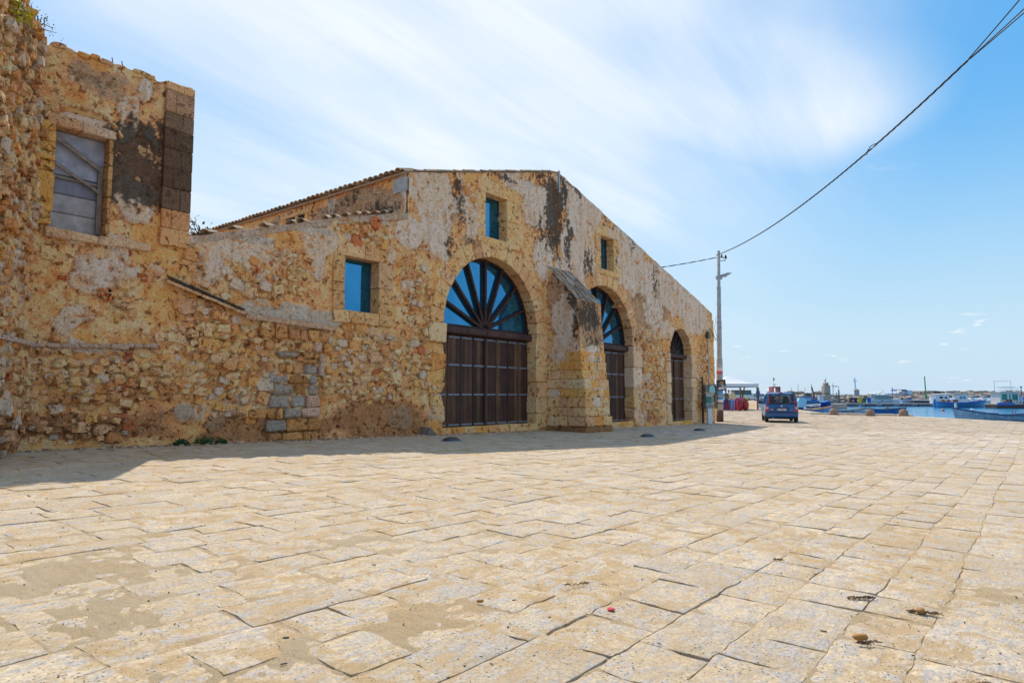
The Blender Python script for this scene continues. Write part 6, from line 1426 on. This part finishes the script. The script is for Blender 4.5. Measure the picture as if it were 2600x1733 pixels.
    b = MB(); b.box((0, 0, .62), (W, 2.6, .12), (.48, .42, .36)); b.build('deck', 'weathered_paint', g)
    b = MB(); b.block(-W / 2 + .05, W / 2 - 1.6, -1.32, -1.2, .45, .85, rnd, .05, .01, (.06, .16, .46)); b.build('side_cloth', 'fabric', g)
    cab = boxy(g, 'cabin', -W / 2 + .75, W / 2 - .55, 1.9, .68, 2.25, (.62, .58, .56), .05)
    for a, c in ((-1.05, -.3), (.0, .2), (.45, 1.25)): MB().box(((a + c) / 2, -.957, 1.65), (c - a, .015, .85), (.03, .20, .17)).build('window', 'painted', cab)
    MB().box((.1, 0, 2.32), (W - 1.0, 2.2, .1), (.55, .50, .44)).build('upper_deck', 'painted', g)
    for k in range(11): MB().tube([(-1.25 + k * .25, -1.05, 2.35), (-1.25 + k * .25, -1.05, 2.9)], .018, 4, (.62, .60, .58)).build('railing_bar', 'painted', g)
    for z in (2.6, 2.92): MB().tube([(-1.7, -1.05, z), (1.5, -1.05, z)], .025, 5, (.64, .62, .60)).build('railing', 'painted', g)
    b = MB(); b.tube([(-1.35, 0, 2.35), (-1.35, 0, 4.0), (-.1, 0, 3.93), (1.05, 0, 4.02), (1.05, 0, 2.35)], .035, 5, (.45, .42, .42)); b.build('awning_frame', 'painted', g)
    MB().bar((-.7, 0, 3.1), (1.2, 0, 3.06), 1.5, .06, (.62, .62, .60)).build('sunshade', 'fabric', g)
    for x0 in (-.3, .15): MB().box((x0, -1.0, 1.0), (.22, .25, .55), (.16, .07, .04)).build('chair', 'painted', g)
    for x0 in (1.15, 1.6): MB().tube([(x0, -1.15, .6), (x0, -1.15, 1.75)], .09, 7, (.55, .58, .62)).build('davit', 'painted', g)
    MB().lump((-.65, -1.1, .9), (.2, .15, .16), rnd, (.5, .06, .04)).build('buoy', 'painted', g)
    x, y = at(2550, dp); place(g, (x, y, ZS), SIDE)
    g, L = boat('dark motorboat half cut off at the right edge of the view', 2580, 2640, 0, 104, H=.9, B=1.9, hull=(.10, .11, .14), rim=(.55, .58, .6), rise=.3); boxy(g, 'console', -1.2, -.5, .9, .8, 1.7, (.10, .18, .40), .2)
    for xs, ys, c, lab, dd in ((2393, 1041.5, (.55, .10, .02), 'round orange mooring buoy in front of the fishing boat', 80), (2466, 1040, (.66, .66, .66), 'small white mooring buoy right of the orange one', 82), (2163, 1028.6, (.7, .7, .7), 'white mooring buoy at the pontoon edge below the maroon bin', 106)):
        x, y = at(xs, 1.95 / (ys + 1.0 - 1002) * 1667); g = empty('mooring_buoy', (x, y, ZS), lab, 'buoy', 'mooring buoys')
        b = MB(); b.lathe([(.02, -.16), (.13, -.12), (.20, 0), (.13, .15), (.03, .19)], (x, y, ZS + .05), 10, c); b.build('float', 'painted', g, True); MB().tube([(x, y, ZS + .2), (x, y, ZS + .32)], .03, 5, (.1, .1, .1)).build('eye', 'painted', g)
    # lamp posts
    for xs, yt, dd, lab in ((2266.5, 986.5, 150, 'thin lamp post beside the blue canopied kiosk'), (2594, 983, 110, 'dark lamp post at the right edge behind the houseboat')):
        x, y = at(xs, dd); zt = zat(yt, dd); g = empty('lamp_post', (x, y, ZS), lab, 'lamp post', 'harbour lamp posts'); MB().tube([(x, y, ZS), (x, y, zt)], .07, 6, (.12, .08, .10)).build('post', 'painted', g); MB().box((x + .1, y, zt + .08), (.36, .3, .18), (.06, .05, .06)).build('lamp_head', 'painted', g)
inner_harbour()

def breakwater():
    rnd = random.Random(31)
    g = empty('breakwater_wall', (0, 0, 0), 'long concrete breakwater wall above the rocks behind the pontoon', 'wall'); g['kind'] = 'thing'
    p0 = Vector((*at(2090, 172), 0)); p1 = Vector((*at(2345, 172), 0)); d = (p1 - p0); L = d.length; d.normalize()
    x = 0
    while x < L:
        w = min(6.0, L - x); a = p0 + d * x; c = p0 + d * (x + w - .06); b = MB(); b.bar((a.x, a.y, -1.15), (c.x, c.y, -1.15), 1.2, 2.3 + rnd.uniform(-.05, .05), (.24, .20, .185)); b.build('wall_panel', 'weathered_paint', g); x += w
    def rocks(name, label, xa, xb, d0, d1, n, smin, smax, z0, z1, bands=1.0, skew=.25):
        b = MB()
        for k in range(n):
            xs = rnd.uniform(xa, xb); f = rnd.random(); dd = d0 + (d1 - d0) * f; x, y = at(xs, dd); s = rnd.uniform(smin, smax)
            z = ZS + (z0 + (z1 - z0) * f) + rnd.uniform(-.2, .2) * smax; c = rnd.choice([(.22, .175, .145), (.15, .12, .105), (.30, .25, .20), (.10, .08, .075), (.26, .20, .165)])
            b.lump((x, y, z), (s * rnd.uniform(.8, 1.4), s, s * rnd.uniform(.6, .95)), rnd, c, .22, rnd.uniform(-.4, .4), .55)
        o = b.build(name, 'weathered_paint'); tag(o, label, 'rocks', None, 'stuff')
    rocks('breakwater_rocks', 'tumbled boulders along the foot of the inner breakwater', 2050, 2400, 160, 170, 620, .45, .95, 0.0, 1.2)
    rocks('breakwater_rocks', 'heaped boulders at the end of the inner breakwater', 2290, 2380, 168, 182, 300, .5, 1.0, .4, 2.2)
    rocks('breakwater_rocks', 'low rocks and quay rubble behind the fishing boats', 1985, 2100, 150, 165, 260, .5, 1.0, 0.6, 1.9)
    rocks('outer_breakwater_rocks', 'distant line of dark boulders along the horizon', 2320, 2760, 520, 540, 700, 1.4, 2.8, 0.2, 2.8)
    # kiosk with blue canopy
    g = empty('canopied_kiosk', (0, 0, 0), 'white kiosk with curved blue canopy on the breakwater', 'kiosk'); S = 175 / 1667
    b = MB(); n = 10
    for k in range(n):
        t0, t1 = math.pi * k / n, math.pi * (k + 1) / n; w = 15.5 * S
        b.bar((-w * math.cos(t0), 0, 1.05 + .38 * math.sin(t0)), (-w * math.cos(t1), 0, 1.05 + .38 * math.sin(t1)), 2.2, .10, (.03, .07, .25) if k not in (4, 5) else (.55, .58, .62))
    b.build('canopy', 'fabric', g)
    for x0 in (-1.4, -.5, .5, 1.4): MB().tube([(x0, -1, -.1), (x0, -1, 1.1)], .05, 5, (.4, .42, .45)).build('post', 'painted', g)
    MB().box((2.2, 0, .55), (1.25, 2, 1.3), (.42, .60, .78)).build('booth', 'painted', g); MB().box((-.6, .2, .2), (5.6, 1.6, .4), (.40, .54, .72)).build('counter', 'painted', g)
    x, y = at(2284, 175); place(g, (x, y, 0), SIDE)
    # grey hut with conical roof and the tall cross beyond
    g = empty('harbour_hut', (0, 0, 0), 'grey six sided hut with brown pointed roof on the breakwater', 'hut')
    b = MB(); b.lathe([(.62, -.2), (.62, 1.25)], (0, 0, 0), 8, (.33, .34, .37)); b.build('walls', 'weathered_paint', g)
    b = MB(); b.lathe([(.70, 1.25), (.06, 1.6), (.02, 1.75)], (0, 0, 0), 8, (.32, .24, .18)); b.build('roof', 'weathered_paint', g)
    MB().tube([(-.66, 0, -.2), (-.66, 0, 1.75)], .03, 4, (.4, .42, .45)).build('pole', 'painted', g)
    x, y = at(2176, 168); place(g, (x, y, .0), SIDE)
    x, y = at(2174, 260); g = empty('tall_cross', (x, y, ZS), 'pale slender metal cross standing beyond the grey hut', 'cross')
    MB().tube([(x, y, ZS), (*at(2172, 260), zat(959, 260))], .22, 5, (.50, .60, .68)).build('shaft', 'painted', g); a = at(2167, 260); c = at(2178, 260); MB().tube([(*a, zat(966, 260)), (*c, zat(966, 260))], .16, 5, (.50, .60, .68)).build('arm', 'painted', g)
breakwater()

def parked_behind():
    # white off-road vehicle and pale saloon seen beyond the stall
    g = empty('parked_van', (0, 0, 0), 'white boxy off road vehicle with dark windows parked beyond the stall', 'van')
    W = 2.9
    b = MB(); b.block(-W / 2, W / 2, -.8, .8, .35, 1.1, random.Random(1), .08, .005, (.50, .55, .56)); b.build('body', 'car_paint', g)
    for x0, x1 in ((-W / 2 + .05, -.15), (-.05, W / 2 - .25)):
        MB().prism([(x0, 1.1), (x1, 1.1), (x1 - .12, 1.68), (x0 + .05, 1.68)], 'y', -.72, .72, (.03, .10, .12)).build('window', 'car_paint', g)
    b = MB(); b.block(-W / 2 + .02, W / 2 - .3, -.76, .76, 1.68, 1.78, random.Random(1), .04, .005, (.07, .08, .09)); b.build('roof', 'painted', g); MB().box((-.1, 0, 1.4), (.12, 1.5, .62), (.05, .06, .07)).build('pillar', 'painted', g)
    MB().box((W / 2 + .1, 0, .62), (.3, 1.5, .22), (.5, .52, .52)).build('bumper', 'painted', g)
    for x0 in (-.95, .95): MB().tube([(x0, -.86, .33), (x0, -.62, .33)], .33, 12).build('wheel', 'rubber', g); MB().tube([(x0, .62, .33), (x0, .86, .33)], .33, 12).build('wheel', 'rubber', g)
    x, y = at(1884, 95); place(g, (x, y, zat(1021, 95)), SIDE)
    for xs, c, lab in ((1915, (.28, .45, .50), 'pale turquoise hatchback parked beyond the sand bank'), (1931, (.20, .27, .32), 'grey blue hatchback behind the bending person')):
        g = empty('parked_car', (0, 0, 0), lab, 'car', 'cars parked beyond the stall')
        b = MB(); b.block(-1.2, 1.2, -.75, .75, .3, .85, random.Random(1), .1, .005, c); b.build('body', 'car_paint', g)
        MB().prism([(-1.0, .85), (.85, .85), (.45, 1.35), (-.55, 1.38)], 'y', -.66, .66, (.10, .22, .26)).build('window', 'car_paint', g); MB().prism([(-.6, 1.36), (.5, 1.34), (.4, 1.42), (-.5, 1.44)], 'y', -.64, .64, c).build('roof', 'car_paint', g)
        for x0 in (-.75, .75):
            for s in (-1, 1): MB().tube([(x0, s * .6, .28), (x0, s * .78, .28)], .28, 10).build('wheel', 'rubber', g)
        x, y = at(xs, 125); place(g, (x, y, zat(1018, 125)), SIDE)
parked_behind()

# ------------------------------------------------------------------ plants, ground lights, litter
def leafy(root, c, r, n, rnd, pal, size, flat=1.0, name='leaves'):
    b = MB()
    for k in range(n):
        a = rnd.uniform(0, 2 * math.pi); e = math.asin(rnd.uniform(-.1, 1)); q = r * rnd.random() ** .5
        p = Vector((c[0] + q * math.cos(a) * math.cos(e), c[1] + q * math.sin(a) * math.cos(e) * .6, c[2] + q * math.sin(e) * flat))
        u = Vector((rnd.gauss(0, 1), rnd.gauss(0, 1), rnd.gauss(0, .6))).normalized(); v = u.cross(Vector((rnd.gauss(0, 1), rnd.gauss(0, 1), rnd.gauss(0, 1)))).normalized(); s = size * rnd.uniform(.6, 1.3)
        b.add([p - u * s, p + v * s * .45, p + u * s, p - v * s * .45], [(0, 1, 2, 3)], rnd.choice(pal))
    return b.build(name, 'foliage', root)
def plants():
    rnd = random.Random(17); G1 = [(.03, .09, .02), (.045, .12, .03), (.02, .06, .018), (.06, .14, .04)]
    for x, r, lab in ((5.33, .15, 'small green weed at the wall foot, left of the bushier one'), (5.75, .21, 'bushiest of the green weeds along the annex wall'), (6.04, .12, 'smallest green weed, right of the bushy one')):
        g = empty('weed_tuft', (x, -.16, gz1(x, -.16)), lab, 'weed', 'green weeds at the wall foot'); leafy(g, (x, -.16, gz1(x, -.16)), r, 260, rnd, G1, .030, .75)
        b = MB()
        for k in range(7): b.tube([(x, -.16, gz1(x, -.16)), (x + rnd.uniform(-r, r) * .7, -.16 + rnd.uniform(-.1, .05), gz1(x, -.16) + r * .5)], .005, 4, (.05, .08, .03))
        b.build('stem', 'foliage', g)
    def shrub(base, tips, lab, pal, nl, sz):
        g = empty('wall_shrub', base, lab, 'shrub'); b = MB(); pts = []
        for t in tips:
            m = Vector(base).lerp(Vector(t), .55) + Vector((rnd.uniform(-.04, .04), 0, rnd.uniform(-.02, .05))); b.tube([base, m, t], [.011, .008, .004], 5, (.06, .045, .035)); pts += [m, Vector(t), m.lerp(Vector(t), .5)]
        b.build('branch', 'foliage', g); b = MB()
        for k in range(nl):
            p = rnd.choice(pts) + Vector((rnd.gauss(0, .05), rnd.gauss(0, .05), rnd.gauss(0, .045))); u = Vector((rnd.gauss(0, 1), rnd.gauss(0, 1), rnd.gauss(0, 1))).normalized(); v = u.cross(Vector((rnd.gauss(0, 1), .3, 1))).normalized(); s = sz * rnd.uniform(.6, 1.3)
            b.add([p - u * s, p + v * s * .6, p + u * s, p - v * s * .6], [(0, 1, 2, 3)], rnd.choice(pal))
        b.build('leaves', 'foliage', g)
    D_ = [(.015, .035, .02), (.03, .05, .03), (.05, .03, .03)]
    shrub((5.72, .25, 2.80), [(5.50, .2, 3.20), (5.58, .2, 3.18), (5.66, .25, 3.05), (5.80, .25, 2.98), (5.88, .25, 3.10), (5.45, .2, 3.08), (5.98, .3, 2.98), (6.3, .3, 3.05)], 'dark leafy shrub growing on the annex parapet beside the ruined house', D_, 130, .034)
    shrub((2.86, -.45, 5.42), [(2.95, -.4, 5.62), (2.75, -.5, 5.70), (3.05, -.4, 5.50), (3.12, -.38, 5.46), (2.9, -.45, 5.58), (2.8, -.5, 5.6)], 'thin dry twigs on top of the rough side wall', [(.06, .05, .07), (.05, .06, .05), (.10, .07, .06)], 70, .016)
    shrub((2.37, -1.50, 5.05), [(2.46, -1.36, 5.10), (2.56, -1.2, 5.12), (2.64, -1.08, 5.12), (2.31, -1.6, 4.93), (2.37, -1.5, 4.90), (2.29, -1.62, 5.02)], 'bright yellow green trailing plant near the top of the side wall', [(.42, .40, .02), (.50, .46, .03), (.28, .32, .02)], 190, .026)
plants()
def floor_lights():
    first = None
    for x, y, lab in ((10.3, -1.8, 'dark domed floor light nearest the large arched door'), (16.3, -3.4, 'dark domed floor light in front of the buttress'), (21.5, -2.7, 'dark domed floor light in front of the small far door')):
        z = gz1(x, y); g = empty('floor_light', (x, y, z), lab, 'floor light', 'domed lights set in the paving')
        MB().lathe([(.21, -.03), (.21, .015), (.17, .055), (.10, .085), (.02, .095)], (x, y, z), 18).build('dome', 'dome_metal', g, True); MB().lathe([(.235, -.03), (.235, .010), (.21, .016)], (x, y, z), 18).build('rim', 'galvanised', g)
    z = gz1(11.15, -.2); g = empty('stone_wedge', (11.2, -.2, z), 'grey stone wedge leaning at the left foot of the large door', 'stone'); MB().prism([(10.98, z - .02), (11.4, z - .02), (11.26, z + .12), (11.12, z + .2)], 'y', -.3, -.05, (.16, .18, .19)).build('block', 'masonry', g)
    # loose debris swept against the wall foot
    rnd = random.Random(77); b = MB()
    for k in range(420):
        x = rnd.uniform(3.0, 16.0); y = -.06 - abs(rnd.gauss(0, .16)); s = rnd.uniform(.008, .035); b.lump((x, y, gz1(x, y) + s * .2), (s * 1.3, s, s * .7), rnd, rnd.choice([(.42, .34, .24), (.34, .28, .20), (.45, .42, .38), (.25, .2, .15)]))
    tag(b.build('wall_debris', 'masonry'), 'crumbs of stone and mortar fallen along the wall foot', None, None, 'stuff')
floor_lights()
def litter():
    rnd = random.Random(23)
    x, y = 2.83, -10.05; z = gz1(x, y) + .004
    o = MB().lathe([(.018, 0), (.018, .005), (.014, .008)], (0, 0, 0), 14, (.62, .02, .05)).build('bottle_cap', 'painted'); o.location = (x, y, z + .002); tag(o, 'small red bottle cap lying on the paving stones', 'bottle cap')
    def clump(x, y, L, ang, lab, pal, n=26, w=.3, ball=None):
        z = gz1(x, y) + .004; g = empty('seaweed_clump', (x, y, z), lab, 'seaweed', 'dried seaweed on the paving'); b = MB(); ca, sa = math.cos(ang), math.sin(ang)
        for k in range(n):
            u = rnd.uniform(-.5, .5) * L; v = rnd.gauss(0, .16) * L * w; a2 = rnd.gauss(0, .5); l = L * rnd.uniform(.15, .4); pts = []
            for i in range(5):
                t = i / 4 - .5; uu = u + l * t * math.cos(a2); vv = v + l * t * math.sin(a2) + .1 * l * math.sin(i * 2); pts.append((x + uu * ca - vv * sa, y + uu * sa + vv * ca, z + .003 + .012 * rnd.random() * (1 - abs(t) * 1.5) + .008 * rnd.random()))
            b.tube(pts, .0024, 4, rnd.choice(pal))
        b.build('fronds', 'foliage', g)
        if ball:
            MB().lump((x - .02 * ca, y - .02 * sa, z + .018), (.030, .02, .013), rnd, (.28, .13, .03), .1, 0, .25).build('tuft', 'foliage', g, True)
    BR = [(.10, .05, .02), (.16, .08, .025), (.05, .03, .015), (.22, .13, .04)]
    clump(3.91, -10.93, .12, -.9, 'dark curled seaweed strip right of centre on the paving', BR, 34)
    clump(3.86, -11.22, .13, -1.2, 'brown seaweed with golden end near the right edge', BR, 34, .25, True)
    clump(3.21, -11.09, .10, -.8, 'thin seaweed scrap just below the golden fibre ball', BR, 16)
    clump(2.98, -11.46, .16, -.7, 'golden brown seaweed at the bottom edge of the view', [(.24, .14, .05), (.32, .2, .08), (.14, .08, .03)], 40)
    clump(3.05, -9.7, .13, -.6, 'long thin weed stalk behind the bottle cap', BR, 7, .1)
    clump(4.45, -10.35, .06, -.9, 'small dark seaweed scrap farther up the paving', BR, 14)
    for x, y, s, lab in ((3.24, -11.05, 1.0, 'oval golden brown fibre ball at the lower right'), (2.48, -9.52, .55, 'small golden brown fibre ball left of the bottle cap')):
        z = gz1(x, y) + .004; o = MB(); o.lump((0, 0, 0), (.034 * s, .018 * s, .015 * s), rnd, (.40, .175, .03), .07, 0, .2); q = o.build('fibre_ball', 'foliage', None, True); q.location = (x, y, z + .013 * s); q.rotation_euler = (0, 0, -.95); tag(q, lab, 'fibre ball', 'fibre balls washed onto the paving')
    b = MB()
    for k in range(700):   # twigs, chips and grit blown over the stones
        f = rnd.random() ** .6; d = 1.9 + 11 * (1 - f); t = rnd.uniform(-.75, .78); x = d * (.7815 + .6239 * t); y = d * (.6239 - .7815 * t) - 11.7
        if y > -.4: continue
        z = gz1(x, y) + .004; s = rnd.uniform(.002, .006); l = s * rnd.uniform(1, 6 if rnd.random() < .3 else 2); a = rnd.uniform(0, 3.14)
        b.bar((x, y, z), (x + l * math.cos(a), y + l * math.sin(a), z + .002), s, s * .8, rnd.choice([(.05, .035, .025), (.10, .06, .03), (.16, .09, .04), (.6, .58, .55), (.3, .22, .15), (.04, .035, .03)]))
    tag(b.build('ground_litter', 'foliage'), 'scattered twigs, shell chips and grit on the paving', None, None, 'stuff')
litter()
